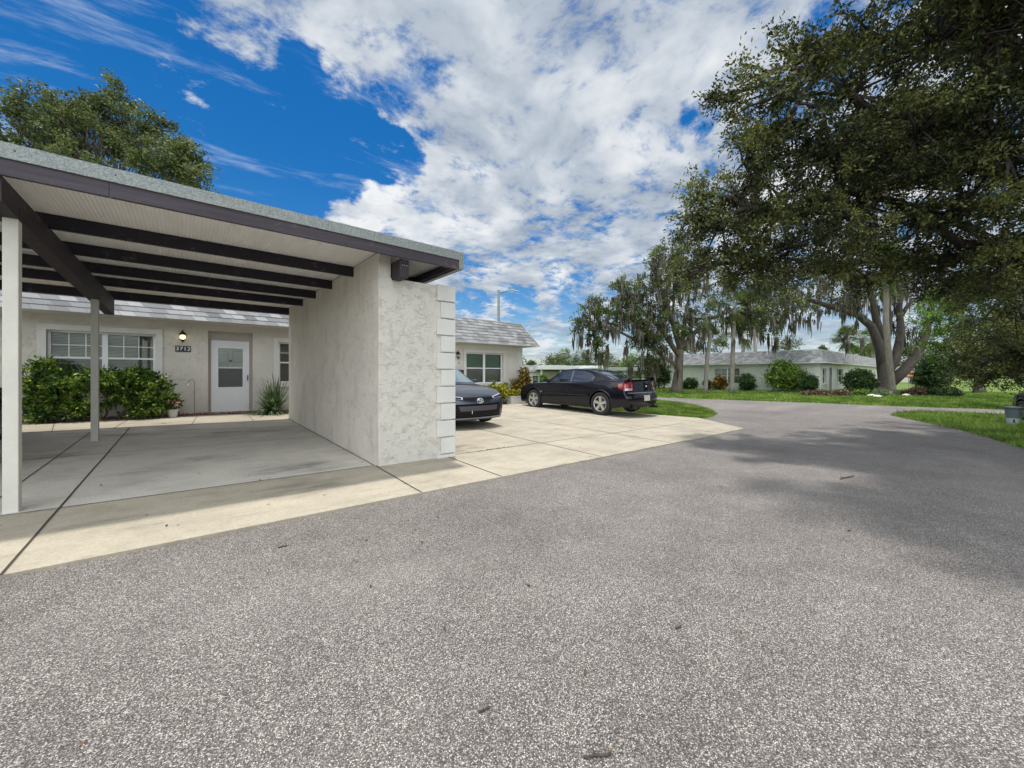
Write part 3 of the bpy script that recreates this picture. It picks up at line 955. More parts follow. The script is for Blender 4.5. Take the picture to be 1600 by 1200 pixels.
def window(parent, org, P, u0, u1, z0, z1, cols, rows, blind, blind2=None, trim=0.135, lower_grid=False, depth=0.12, sill=True, pr=0.03):
    """double window: P(u, z, d) with d inward. frame > sash bars, glass, blinds, stucco trim"""
    def bx(mb, a, b2, c, d, d0, d1):
        p = [P(a, c, d0), P(b2, c, d0), P(b2, c, d1), P(a, c, d1), P(a, d, d0), P(b2, d, d0), P(b2, d, d1), P(a, d, d1)]
        mb.hexa(p)
    m1 = MB(org)
    bx(m1, u0 - trim, u1 + trim, z1, z1 + trim, -pr, -0.001)
    bx(m1, u0 - trim, u0, z0, z1, -pr, -0.001); bx(m1, u1, u1 + trim, z0, z1, -pr, -0.001)
    bx(m1, u0 - trim - 0.03, u1 + trim + 0.03, z0 - trim * 0.95, z0, -pr - 0.02, -0.001)
    win = m1.build('window', M_TRIM, parent, bevel=0.006)
    f = MB(org)
    fw = 0.05
    uc = (u0 + u1) / 2
    e = 0.002
    bx(f, u0 + e, u0 + fw, z0 + e, z1 - e, depth - 0.03, depth + 0.03); bx(f, u1 - fw, u1 - e, z0 + e, z1 - e, depth - 0.03, depth + 0.03)
    bx(f, u0 + fw, u1 - fw, z1 - fw, z1 - e, depth - 0.028, depth + 0.03); bx(f, u0 + fw, u1 - fw, z0 + e, z0 + fw, depth - 0.028, depth + 0.03)
    bx(f, uc - 0.05, uc + 0.05, z0 + fw, z1 - fw, depth - 0.034, depth + 0.03)
    zm = (z0 + z1) / 2
    for a, b2 in ((u0 + fw, uc - 0.05), (uc + 0.05, u1 - fw)):
        bx(f, a, b2, zm - 0.022, zm + 0.022, depth - 0.024, depth + 0.02)
        for c in range(1, cols):
            x_ = a + (b2 - a) * c / cols
            bx(f, x_ - 0.009, x_ + 0.009, zm + 0.022, z1 - fw, depth - 0.006, depth + 0.008)
            if lower_grid: bx(f, x_ - 0.009, x_ + 0.009, z0 + fw, zm - 0.022, depth - 0.006, depth + 0.008)
        if rows > 1:
            zr = (zm + z1 - fw + 0.02) / 2
            bx(f, a, b2, zr - 0.009, zr + 0.009, depth - 0.005, depth + 0.007)
    f.build('frame', M_FRAME, win, fix=True)
    gl = MB(org); bx(gl, u0 + fw, u1 - fw, z0 + fw, z1 - fw, depth + 0.009, depth + 0.013); gl.build('pane', M_GLASS, win)
    bl = MB(org); bx(bl, u0 + 0.003, u1 - 0.003, zm if blind2 else z0 + e, z1 - e, depth + 0.10, depth + 0.11)
    bl.build('blind', blind, win)
    if blind2:
        bl = MB(org); bx(bl, u0 + 0.003, u1 - 0.003, z0 + e, zm, depth + 0.09, depth + 0.10); bl.build('blind', blind2, win)
    return win


PH = lambda u, z, d: (u, T + d, z)
window(hs, HO, PH, *w1, 3, 2, M_BLIND)
window(hs, HO, PH, *w2, 3, 2, M_BLIND, lower_grid=False)
window(hs, HO, PH, *w3, 1, 1, M_BLINDG, M_BLIND)

# door: recess, inner panelled door, storm door
b_ = hmb()
x0, x1, z0, z1 = dr
b_.box((x0 + .002, T + .16, z0), (x0 + .07, T + .24, z1 - .002)); b_.box((x1 - .07, T + .16, z0), (x1 - .002, T + .24, z1 - .002))
b_.box((x0 + .07, T + .16, 2.245), (x1 - .07, T + .24, z1 - .002))
b_.box((x0 + .002, T + .02, 0.15), (x1 - .002, T + .24, z0 + 0.02))
door_frame = b_.build('door_frame', M_JAMB, hs, bevel=0.004)
b_ = hmb()
a0, a1 = x0 + .072, x1 - .072
b_.box((a0, T + .205, z0 + .025), (a1, T + .235, 2.24))
pw = (a1 - a0 - 0.30) / 2
for i in range(2):
    for zz0, zz1 in ((1.62, 1.95), (1.30, 1.56), (0.82, 1.22)):
        xx = a0 + 0.10 + i * (pw + 0.10)
        for (p, q2, r, s_) in ((xx, xx + pw, zz0, zz0 + .012), (xx, xx + pw, zz1 - .012, zz1), (xx, xx + .012, zz0 + .0121, zz1 - .0121), (xx + pw - .012, xx + pw, zz0 + .0121, zz1 - .0121)):
            b_.box((p, T + .198, r), (q2, T + .2049, s_), 1)
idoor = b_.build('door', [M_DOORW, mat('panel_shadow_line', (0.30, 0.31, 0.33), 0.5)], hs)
b_ = hmb(); b_.box((0.955, T + .185, 1.64), (1.015, T + .2049, 1.70)); b_.build('knocker', M_BLACK, idoor)
b_ = hmb()
sa, sb = a0 + 0.16, a1 - 0.16
b_.box((a0, T + .125, z0 + .022), (a1, T + .155, 0.92)); b_.box((a0, T + .125, 2.03), (a1, T + .155, 2.242))
b_.box((a0, T + .125, 0.92), (sa, T + .155, 2.03)); b_.box((sb, T + .125, 0.92), (a1, T + .155, 2.03))
b_.box((sa, T + .128, 1.455), (sb, T + .152, 1.485))
storm = b_.build('storm_door', M_DOORW, hs, bevel=0.003)
b_ = hmb()
for (p, q2, r, s_) in ((sa - .03, sb + .03, 2.03, 2.05), (sa - .03, sb + .03, .90, .92), (sa - .03, sa - .01, .92, 2.03), (sb + .01, sb + .03, .92, 2.03)):
    b_.box((p, T + .118, r), (q2, T + .1249, s_))
b_.build('glazing_bead', M_FRAME, storm)
b_ = hmb(); b_.box((sa, T + .138, 1.485), (sb, T + .141, 2.03)); b_.build('pane', M_GLASS, storm)
b_ = hmb(); b_.box((sa, T + .136, .92), (sb, T + .138, 1.455)); b_.build('screen', M_SCREEN, storm)
b_ = hmb(); b_.box((a1 - .055, T + .10, 1.10), (a1 - .03, T + .1249, 1.26)); b_.tube([(a1 - .042, T + .11, 1.11), (a1 - .042, T + .075, 1.13), (a1 - .042, T + .075, 1.23), (a1 - .042, T + .11, 1.25)], .008, 6)
b_.build('handle', M_BLACK, storm)
# corner quoins of the house
ztop = 2.56; k = 0
while ztop > -0.05:
    z0_ = max(ztop - 0.27, -0.05); b_ = hmb()
    xl = HX1 - (0.30 if k % 2 else 0.24)
    b_.box((xl, T - .03, z0_), (HX1 + .03, T - .001, ztop)); b_.box((HX1 + .001, T + .0001, z0_), (HX1 + .03, T + .26, ztop))
    b_.build('quoin', M_TRIM, hs, bevel=0.006)
    ztop -= 0.285; k += 1


def text_mesh(name, s_, size, loc, rot, material, parent, org, depth=0.002, align='CENTER'):
    cu = bpy.data.curves.new(name, 'FONT')
    cu.body = s_; cu.size = size; cu.extrude = depth; cu.align_x = align; cu.align_y = 'CENTER'
    to = bpy.data.objects.new('tmp', cu); COL.objects.link(to)
    dg = bpy.context.evaluated_depsgraph_get()
    me = bpy.data.meshes.new_from_object(to.evaluated_get(dg))
    bpy.data.objects.remove(to)
    me.transform(Matrix.Translation(Vector(loc) - Vector(org)) @ rot)
    me.materials.clear(); me.materials.append(material)
    return link_mesh(name, me, parent)


RX = Matrix.Rotation(PI / 2, 4, 'X')


def lantern(x, z, label, lit):
    y = T
    L = thing('wall_lantern', label, 'wall lamp', (x, y, z), group='lanterns beside the house doors')
    O = (x, y, z)
    b_ = MB(O)
    b_.lathe([(0.0, 0.0), (0.045, 0.0), (0.05, 0.01), (0.03, 0.02), (0.0, 0.022)], (0, 0, 0), 14)
    b_.v = [(x + v[0], y - v[2] - 0.001, z - 0.02 + v[1]) for v in b_.v]
    b_.tube([(x, y - .02, z), (x, y - .06, z + .05), (x, y - .10, z + .06), (x, y - .12, z + .035), (x, y - .12, z - .02)], .009, 8)
    b_.build('bracket', M_BLACK, L)
    b_ = MB(O)
    cc = (x, y - .12, z)
    b_.lathe([(0.0, 0.035), (0.02, 0.03), (0.035, 0.0), (0.085, -0.06), (0.088, -0.072), (0.06, -0.07)], cc, 16)
    b_.lathe([(0.07, -0.195), (0.045, -0.215), (0.03, -0.235), (0.015, -0.25), (0.01, -0.275), (0.0, -0.285)], cc, 16)
    for k in range(6):
        a = k * PI / 3
        b_.tube([(cc[0] + .072 * math.cos(a), cc[1] + .072 * math.sin(a), z - .07), (cc[0] + .068 * math.cos(a), cc[1] + .068 * math.sin(a), z - .20)], .005, 5)
    b_.build('lantern_frame', M_BLACK, L)
    b_ = MB(O)
    b_.lathe([(0.0, -0.068), (0.045, -0.072), (0.062, -0.11), (0.058, -0.16), (0.035, -0.20), (0.0, -0.212)], cc, 18)
    b_.build('globe', mat('lit_globe', (0.8, 0.7, 0.5), 0.4, emit=((1.0, 0.78, 0.42), 1.1)) if lit else mat('frosted_globe', (0.55, 0.5, 0.42), 0.4), L, smooth=True)


lantern(-0.06, 2.40, 'black carriage lantern with glowing cream globe above the 3712 plaque', True)
lantern(8.50, 2.17, 'dark carriage lantern beside the far window, half behind the quoined wall', False)

pq = thing('house_number_plaque', 'black address plaque reading 3712 under the lantern', 'house number', (-0.05, T, 1.965))
b_ = MB((-0.05, T, 1.965)); b_.box((-0.21, T - .02, 1.885), (0.11, T - .001, 2.045)); b_.build('plate', M_BLACK, pq, bevel=0.004)
text_mesh('digits', '3712', 0.135, (-0.05, T - .022, 1.965), RX @ Matrix.Diagonal((1.15, 1, 1, 1)), mat('white_paint', (.8, .8, .8), .5), pq, (-0.05, T, 1.965))
pq = thing('house_number_plaque', 'small white address plaque with black digit beside the far window', 'house number', (8.53, T, 1.72))
b_ = MB((8.53, T, 1.72)); b_.box((8.37, T - .02, 1.62), (8.68, T - .001, 1.84)); b_.build('plate', M_TRIM, pq, bevel=0.004)
text_mesh('digit', '0', 0.15, (8.58, T - .022, 1.73), RX, M_BLACK, pq, (8.53, T, 1.72))
mbx = thing('mailbox', 'black wall mounted mailbox beside the far window', 'mailbox', (8.6, T, 1.4))
b_ = MB((8.6, T, 1.4)); b_.box((8.45, T - .10, 1.27), (8.78, T - .001, 1.43)); b_.build('box', M_BLACK, mbx, bevel=0.01)
b_ = MB((8.6, T, 1.4)); b_.prism([(T - .12, 1.431), (T - .001, 1.431), (T - .001, 1.47)], 8.44, 8.79, plane='yz'); b_.build('lid', M_BLACK, mbx)

# hook with a small white bell lamp, taps, pot
gz = g(0.3, 13.3) + .02
hk = thing('shepherd_hook', 'thin metal garden hook with small white bell shade beside the door', 'garden hook', (0.18, 13.25, gz))
b_ = MB(tuple(hk.location)); z = gz
b_.tube([(0.18, 13.25, z), (0.18, 13.25, z + .86), (0.165, 13.25, z + .93), (0.12, 13.25, z + .965), (0.07, 13.25, z + .93), (0.055, 13.25, z + .87)], .007, 6)
b_.build('rod', mat('grey_rod', (0.16, 0.15, 0.14), 0.5, 0.4), hk)
b_ = MB(tuple(hk.location)); b_.lathe([(0.0, 0.0), (0.02, -0.005), (0.03, -0.04), (0.05, -0.075), (0.0, -0.07)], (0.055, 13.25, z + .87), 12)
b_.build('bell_shade', M_TRIM, hk)
tp = thing('garden_tap', 'white water pipe stub with tap against the wall beside the flower pot', 'tap', (-0.17, 13.35, gz))
b_ = MB(tuple(tp.location))
b_.tube([(-0.2, 13.36, gz - .02), (-0.2, 13.36, gz + .22)], .018, 8); b_.tube([(-0.12, 13.38, gz - .02), (-0.12, 13.38, gz + .36)], .015, 8)
b_.build_each('pipe', mat('pvc', (.55, .53, .5), .5), tp)
b_ = MB(tuple(tp.location)); b_.tube([(-0.12, 13.38, gz + .34), (-0.12, 13.29, gz + .33), (-0.12, 13.27, gz + .29)], .013, 8); b_.tube([(-0.15, 13.33, gz + .38), (-0.09, 13.33, gz + .38)], .008, 6)
b_.build('spout', mat('brass', (.35, .22, .10), .4, .7), tp)


# ================================================================== STREET LAMP
lp = at(779, 584, 31); lx, ly = lp.x, lp.y; lz = g(lx, ly)
sl_ = thing('street_lamp', 'tall grey street lamp with a single arm rising behind the house roof', 'street lamp', (lx, ly, lz))
b_ = MB(tuple(sl_.location)); topz = CAM_H + (584 - 453.5) / 600 * 31
b_.tube([(lx, ly, lz), (lx, ly, lz + 3), (lx, ly, topz)], [.15, .12, .10], 10)
b_.build('pole', mat('grey_pole', (0.22, 0.25, 0.23), 0.6, var=.1), sl_)
b_ = MB(tuple(sl_.location)); e = at(803, 453.0, 31); m_ = at(790, 455, 31)
b_.tube([(lx, ly, topz - .18), (m_.x, m_.y, topz - .08), (e.x, e.y, topz + .02)], [.06, .055, .05], 8); b_.build('arm', M_GALV, sl_)
b_ = MB(tuple(sl_.location)); f = at(811, 455.5, 31); u = (f - e); u.z = 0; u.normalize(); v_ = Vector((-u.y, u.x, 0)) * .13
e2 = e - u * .25
b_.hexa([e2 - v_ - Vector((0, 0, .06)), e2 + v_ - Vector((0, 0, .06)), f + v_ * .7 - Vector((0, 0, .02)), f - v_ * .7 - Vector((0, 0, .02)),
         e2 - v_ * .6 + Vector((0, 0, .08)), e2 + v_ * .6 + Vector((0, 0, .08)), f + v_ * .3 + Vector((0, 0, .03)), f - v_ * .3 + Vector((0, 0, .03))])
b_.build('lamp_head', M_GALV, sl_, bevel=.01)


# ================================================================== FAR HOUSES
h2 = thing('house', 'pale green single storey house with grey shingled roof across the street', 'house', (40.0, 7.75, -0.24), group=None)
O2 = tuple(h2.location)
A2, B2 = 40.0, 7.75
fw_ = (13.75, 16.0, 0.35, 1.85)
sw_ = [(40.9, 42.4, .45, 1.75), (43.5, 44.7, -.2, 1.85), (46.9, 49.4, .45, 1.75), (57.8, 64.2, -.2, 1.9), (66.0, 68.0, 0, 1.8)]
b_ = MB(O2)
grid_wall(b_, B2, 24.0, -0.3, 2.4, [fw_], lambda u, z, d: (A2 + d, u, z), 0.2, 1)
grid_wall(b_, A2, 76.0, -0.3, 2.4, sw_, lambda u, z, d: (u, B2 + d, z), 0.2, 1)
b_.add([(76, B2, -.3), (76, 24, -.3), (76, 24, 2.4), (76, B2, 2.4)], [(0, 1, 2, 3)]); b_.add([(A2, 24, -.3), (76, 24, -.3), (76, 24, 2.4), (A2, 24, 2.4)], [(0, 1, 2, 3)])
b_.build('wall', M_GREENW, h2, fix=False)
b_ = MB(O2); mansard(b_, A2 - .6, 76.6, B2 - .6, 24.6, 2.23, 3.33, .62); b_.build('roof', M_SHING, h2, fix=False)
b_ = MB(O2); b_.box((A2, B2, 3.31), (76, 24, 3.35)); b_.box((A2 - .62, B2 - .62, 2.17), (76.6, B2 - .585, 2.235)); b_.box((A2 - .62, B2 - .585, 2.17), (A2 - .585, 24.6, 2.235))
b_.build('roof_edge', MAT['pale_drip_edge'], h2)
b_ = MB(O2); b_.box((A2 - .57, B2 - .57, 2.19), (76.5, B2 - .001, 2.22)); b_.box((A2 - .57, B2, 2.19), (A2 - .001, 24.5, 2.22)); b_.build('soffit', M_TRIM, h2)
window(h2, O2, lambda u, z, d: (A2 + d, u, z), *fw_, 2, 2, M_BLIND)
PS = lambda u, z, d: (u, B2 + d, z)
window(h2, O2, PS, *sw_[0], 1, 1, M_BLIND, trim=.12); window(h2, O2, PS, *sw_[2], 1, 1, M_BLIND, trim=.12)
window(h2, O2, PS, *sw_[3], 1, 1, M_DARK, trim=.15); window(h2, O2, PS, *sw_[4], 1, 1, M_BLIND, trim=.15)
b_ = MB(O2); b_.box((43.5, B2 + .1, -.24), (44.7, B2 + .14, 1.85)); dd = b_.build('door', mat('grey_door', (.13, .13, .12), .5), h2)
b_ = MB(O2); b_.box((43.35, B2 - .03, -.24), (43.499, B2 - .001, 2.0)); b_.box((44.701, B2 - .03, -.24), (44.85, B2 - .001, 2.0)); b_.box((43.5, B2 - .03, 1.851), (44.7, B2 - .001, 2.0)); b_.build('door_frame', M_TRIM, h2)
ztop = 2.1; k = 0
while ztop > -.2:
    b_ = MB(O2); ln = .34 if k % 2 else .26
    b_.box((A2 - .03, B2 + .0001, ztop - .24), (A2 - .001, B2 + ln, ztop)); b_.box((A2 - .03, B2 - .03, ztop - .24), (A2 + ln, B2 - .001, ztop)); b_.build('quoin', M_TRIM, h2)
    ztop -= .26; k += 1


def far_house(px0, px1, Y, ytop, yeave, label, wallmat, dep=9, win=True):
    a = at(px0, 584, Y); c = at(px1, 584, Y)
    d = (c - a); L = Vector((d.x, d.y)).length; ang = math.atan2(d.y, d.x)
    z0_ = g(a.x, a.y) - .05; ze = CAM_H + (584 - yeave) / 600 * Y; zt = CAM_H + (584 - ytop) / 600 * Y
    h = thing('house', label, 'house', (a.x, a.y, z0_), ang)
    b_ = MB(); hl = []
    if win:
        n = max(1, int(L / 4.5))
        hl = [(L * (i + .5) / n - .8, L * (i + .5) / n + .8, ze - z0_ - 1.6, ze - z0_ - .5) for i in range(n)]
    grid_wall(b_, 0, L, 0, ze - z0_, hl, lambda u, z, d_: (u, d_, z), .15, 1)
    b_.add([(0, 0, 0), (0, dep, 0), (0, dep, ze - z0_), (0, 0, ze - z0_)], [(0, 1, 2, 3)]); b_.add([(L, 0, 0), (L, dep, 0), (L, dep, ze - z0_), (L, 0, ze - z0_)], [(0, 1, 2, 3)])
    b_.build('wall', wallmat, h, fix=False)
    b_ = MB(); mansard(b_, -.5, L + .5, -.5, dep + .5, ze - z0_, zt - z0_, .5, n=6); b_.box((0, 0, zt - z0_ - .03), (L, dep, zt - z0_)); b_.build('roof', M_SHING, h, fix=False)
    b_ = MB(); b_.box((-.45, -.45, ze - z0_ - .03), (L + .45, dep, ze - z0_ - .002)); b_.build('soffit', M_TRIM, h)
    for q_ in hl:
        window(h, (0, 0, 0), lambda u, z, d_: (u, d_, z), *q_, 2, 2, M_BLIND, trim=.12)
    return h


far_house(800, 884, 48, 570.5, 580.5, 'distant low beige house with grey roof seen past the corner of the cream house', M_HOUSE)
far_house(1375, 1470, 70, 572, 582, 'distant white house glimpsed behind the forked oak trunk', M_TRIM)


def far_carport(px0, px1, Y, ytop, thick, nposts, wallm, label, dep=6):
    a = at(px0, 584, Y); c = at(px1, 584, Y); d = c - a; L = Vector((d.x, d.y)).length; ang = math.atan2(d.y, d.x)
    z0_ = g(a.x, a.y); H = CAM_H + (584 - ytop) / 600 * Y - z0_
    h = thing('carport', label, 'carport', (a.x, a.y, z0_), ang, None)
    b_ = MB(); b_.box((-.4, -.4, H - thick), (L + .4, dep, H)); b_.build('roof', mat('white_metal_roof', (.62, .64, .64), .5, var=.05), h, bevel=.02)
    for i in range(nposts):
        x = L * i / (nposts - 1)
        b_ = MB(); b_.box((x - .08, -.1, 0), (x + .08, .06, H - thick - .002)); b_.build('post', M_TRIM, h)
    b_ = MB(); b_.box((-.1, dep - .5, 0), (L * .55, dep - .3, H - thick - .002)); b_.build('wall', wallm, h)
    return h


M_BRWALL = mat('brown_wall', (.22, .17, .14), .9, var=.1)
far_carport(846, 935, 43, 571.5, .42, 4, M_BRWALL, 'distant white roofed carport with brown back wall seen over the dark sedan')
far_carport(928, 1006, 37, 574.3, .30, 4, M_BRWALL, 'white flat carport on slim white posts left of the mossy oak')
# ================================================================== CARS
def sstep(x, a, b2):
    t = min(1.0, max(0.0, (x - a) / (b2 - a)))
    return t * t * (3 - 2 * t)


def paint(name, base, flake):
    m, q, co, b = newmat(name)
    b.inputs['Base Color'].default_value = (*base, 1)
    b.inputs['Metallic'].default_value = 0.0
    b.inputs['Specular IOR Level'].default_value = 0.0
    b.inputs['Coat IOR'].default_value = 1.42
    b.inputs['Roughness'].default_value = 0.35
    b.inputs['Coat Weight'].default_value = 1.0
    b.inputs['Coat Roughness'].default_value = 0.08
    dust = q.noise(co, 3, 4, 0.6)
    lk(q, q.ramp(dust, [(0.35, base), (0.8, flake)]), b.inputs['Base Color'])
    return m


P_NAVY = paint('navy_black_paint', (0.005, 0.005, 0.009), (0.010, 0.009, 0.014))
P_GREY = paint('slate_paint', (0.050, 0.058, 0.082), (0.065, 0.075, 0.10))
_pb = [n for n in P_GREY.node_tree.nodes if n.type == 'BSDF_PRINCIPLED'][0]
_pb.inputs['Metallic'].default_value = 0.75
_pb.inputs['Roughness'].default_value = 0.3
P_BLACK = paint('black_paint', (0.008, 0.008, 0.010), (0.02, 0.02, 0.022))
M_TINT = mat('tinted_glass', (0.010, 0.012, 0.020), 0.03, spec=0.9, coat=1.0)
M_SCR = mat('windscreen_glass', (0.10, 0.16, 0.17), 0.03, spec=1.0, coat=1.0)
M_RUBBER = mat('tyre_rubber', (0.018, 0.018, 0.019), 0.85)
M_RIM = mat('alloy_rim', (0.55, 0.53, 0.49), 0.32, 0.6)
M_RIMD = mat('dark_rim_well', (0.03, 0.03, 0.03), 0.6)
M_CHROME = mat('chrome', (0.75, 0.76, 0.78), 0.12, 1.0)
M_RED = mat('red_lens', (0.26, 0.010, 0.014), 0.12, coat=1.0)
M_LENS = mat('clear_lens', (0.50, 0.50, 0.52), 0.1, 0.4, coat=1.0)
M_PLASTIC = mat('black_plastic', (0.018, 0.016, 0.022), 0.5, spec=0.3)
M_GRILLE = mat('grille_black', (0.004, 0.004, 0.005), 0.6, spec=0.15)
M_LIP = mat('bumper_silver_strip', (0.22, 0.22, 0.27), 0.3, 0.5)
M_PLATE = mat('licence_plate', (0.50, 0.50, 0.46), 0.5, var=0.25, vscale=22)


def resample(pts, step):
    out = [Vector((0, pts[0][0], pts[0][1]))]
    # light corner rounding: Chaikin twice, ends kept
    P = [Vector((0, a, b2)) for a, b2 in pts]
    for _ in range(2):
        Q = [P[0]]
        for i in range(len(P) - 1):
            Q += [P[i].lerp(P[i + 1], .25), P[i].lerp(P[i + 1], .75)]
        P = Q + [P[-1]]
    out = [P[0]]
    acc = 0
    for i in range(1, len(P)):
        if (P[i] - out[-1]).length > step or i == len(P) - 1:
            out.append(P[i])
    res = [out[0]]
    for i in range(1, len(out)):
        d = (out[i] - out[i - 1]).length; n = max(1, int(math.ceil(d / (step * 2.2))))
        for k in range(1, n + 1): res.append(out[i - 1].lerp(out[i], k / n))
    return res


def normals(P):
    N = []
    for i in range(len(P)):
        d = (P[min(i + 1, len(P) - 1)] - P[max(i - 1, 0)]).normalized()
        N.append(Vector((0, -d.z, d.y)))       # rear->top->front runs, outward is to the left of travel
    return N


class Shell:
    """a car shell: an outline in side view wrapped across the width, with side sheets; everything is warped afterwards"""
    def __init__(self, prof, halfw, r, warp, step=0.05):
        self.P = resample(prof, step); self.N = normals(self.P); self.hw = halfw; self.r = r; self.warp = warp
        self.In = [p - n * r for p, n in zip(self.P, self.N)]

    def add_wrap(self, mb, mi=0, nx=12, nc=4):
        fs = []
        for k in range(nc): fs.append(('c', -1, PI / 2 * (1 - k / nc)))
        for k in range(nx + 1): fs.append(('i', -1 + 2 * k / nx, 0))
        for k in range(1, nc + 1): fs.append(('c', 1, PI / 2 * k / nc))
        rows = []
        for p, n in zip(self.P, self.N):
            hw = self.hw((p - n * self.r).y, (p - n * self.r).z)
            row = []
            for kind, f, a in fs:
                if kind == 'i': x = f * (hw - self.r); off = 0
                else: x = f * (hw - self.r + self.r * math.sin(a)); off = self.r * (1 - math.cos(a))
                q_ = p - n * off
                row.append(self.warp(Vector((x, q_.y, q_.z))))
            rows.append(row)
        m_ = len(fs); vs = [v for r in rows for v in r]
        F = []
        for i in range(len(rows) - 1):
            for k in range(m_ - 1):
                F.append((i * m_ + k, i * m_ + k + 1, (i + 1) * m_ + k + 1, (i + 1) * m_ + k))
        mb.add(vs, F, mi)

    def side(self, mb, poly, off=0.0, mi=0, cell=0.12, sides=(-1, 1)):
        bm = bmesh.new()
        vs = [bm.verts.new((0, a, b2)) for a, b2 in poly]
        bm.faces.new(vs)
        ys = [a for a, _ in poly]; zs = [b2 for _, b2 in poly]
        k = math.floor(min(ys) / cell) * cell
        while k < max(ys):
            if k > min(ys): bmesh.ops.bisect_plane(bm, geom=bm.verts[:] + bm.edges[:] + bm.faces[:], plane_co=(0, k, 0), plane_no=(0, 1, 0))
            k += cell
        k = math.floor(min(zs) / cell) * cell
        while k < max(zs):
            if k > min(zs): bmesh.ops.bisect_plane(bm, geom=bm.verts[:] + bm.edges[:] + bm.faces[:], plane_co=(0, 0, k), plane_no=(0, 0, 1))
            k += cell
        bmesh.ops.triangulate(bm, faces=[f for f in bm.faces if len(f.verts) > 4])
        bm.verts.index_update()
        co = [v.co.copy() for v in bm.verts]; fa = [[v.index for v in f.verts] for f in bm.faces]
        for s_ in sides:
            mb.add([self.warp(Vector((s_ * (self.hw(c.y, c.z) + off), c.y, c.z))) for c in co], fa, mi)
        bm.free()

    def at_u(self, u):
        u = min(max(u, 0), len(self.P) - 1.001); i = int(u); f = u - i
        return self.P[i].lerp(self.P[i + 1], f), self.N[i].lerp(self.N[i + 1], f).normalized()

    def find(self, z=None, y=None, front=True, lo=0, hi=None):
        rng = range(len(self.P) - 1)
        if front: rng = reversed(rng)
        for i in rng:
            a, b2 = self.P[i], self.P[i + 1]
            if z is not None and (a.z - z) * (b2.z - z) <= 0 and abs(a.z - b2.z) > 1e-6: return i + (z - a.z) / (b2.z - a.z)
            if y is not None and (a.y - y) * (b2.y - y) <= 0 and abs(a.y - b2.y) > 1e-6 and (a.z > 0.7): return i + (y - a.y) / (b2.y - a.y)
        return 0

    def patch(self, mb, c4, off=0.006, nu=6, nf=8, mi=0, r=None):
        """four corners (u, f); f is a fraction of the half width"""
        vs = []
        for i in range(nu + 1):
            for j in range(nf + 1):
                a = i / nu; b2 = j / nf
                u = (c4[0][0] * (1 - b2) + c4[1][0] * b2) * (1 - a) + (c4[3][0] * (1 - b2) + c4[2][0] * b2) * a
                f = (c4[0][1] * (1 - b2) + c4[1][1] * b2) * (1 - a) + (c4[3][1] * (1 - b2) + c4[2][1] * b2) * a
                p, n = self.at_u(u); hw = self.hw(p.y, p.z)
                x = f * hw; drop = 0
                e = abs(x) - (hw - self.r)
                if e > 0:
                    e = min(e, self.r); drop = self.r - math.sqrt(max(0, self.r ** 2 - e ** 2))
                q_ = p + n * (off - drop)
                vs.append(self.warp(Vector((x + (math.copysign(off, x) if e > 0.5 * self.r else 0), q_.y, q_.z))))
        F = [(i * (nf + 1) + j, i * (nf + 1) + j + 1, (i + 1) * (nf + 1) + j + 1, (i + 1) * (nf + 1) + j) for i in range(nu) for j in range(nf)]
        mb.add(vs, F, mi)


def finish(o, ang=42):
    me = o.data
    bm = bmesh.new(); bm.from_mesh(me)
    bmesh.ops.remove_doubles(bm, verts=bm.verts, dist=0.0015)
    bmesh.ops.recalc_face_normals(bm, faces=bm.faces)
    for e in bm.edges:
        if len(e.link_faces) == 2: e.smooth = e.calc_face_angle(0) < math.radians(ang)
    for f in bm.faces: f.smooth = True
    bm.to_mesh(me); bm.free()
    return o


def outline(sh, arches, rad, zbot, ya, yb):
    """closed side outline: inner profile plus the sill line with two wheel arches"""
    pts = [(p.y, p.z) for p in sh.In]
    pts = [pts[0]] + [p for a, p in zip(pts, pts[1:]) if abs(a[0] - p[0]) + abs(a[1] - p[1]) > 1e-4]
    low = []
    yfr = pts[-1][0]
    for yc, zc in sorted(arches, reverse=True):
        dz = zbot - zc; half = math.sqrt(max(rad * rad - dz * dz, 0)); a0 = math.atan2(dz, half)
        n = 16
        for k in range(n + 1):
            a = a0 + (PI - 2 * a0) * k / n
            low.append((yc + rad * math.cos(a), zc + rad * math.sin(a)))
    return pts + low


def arch_ring(mb, sh, yc, zc, r0, r1, off, zbot):
    n = 20
    for s_ in (-1, 1):
        vs = []
        a0 = math.asin(max(-1, min(1, (zbot - zc) / r1)))
        for k in range(n + 1):
            a = a0 + (PI - 2 * a0) * k / n
            for rr_, o_ in ((r0, -0.10), (r0, off), (r0 + (r1 - r0) * .6, off), (r1, -0.004)):
                y, z = yc + rr_ * math.cos(a), zc + rr_ * math.sin(a)
                vs.append(sh.warp(Vector((s_ * (sh.hw(y, z) + o_), y, z))))
        F = [(k * 4 + j, k * 4 + j + 1, (k + 1) * 4 + j + 1, (k + 1) * 4 + j) for k in range(n) for j in range(3)]
        mb.add(vs, F)


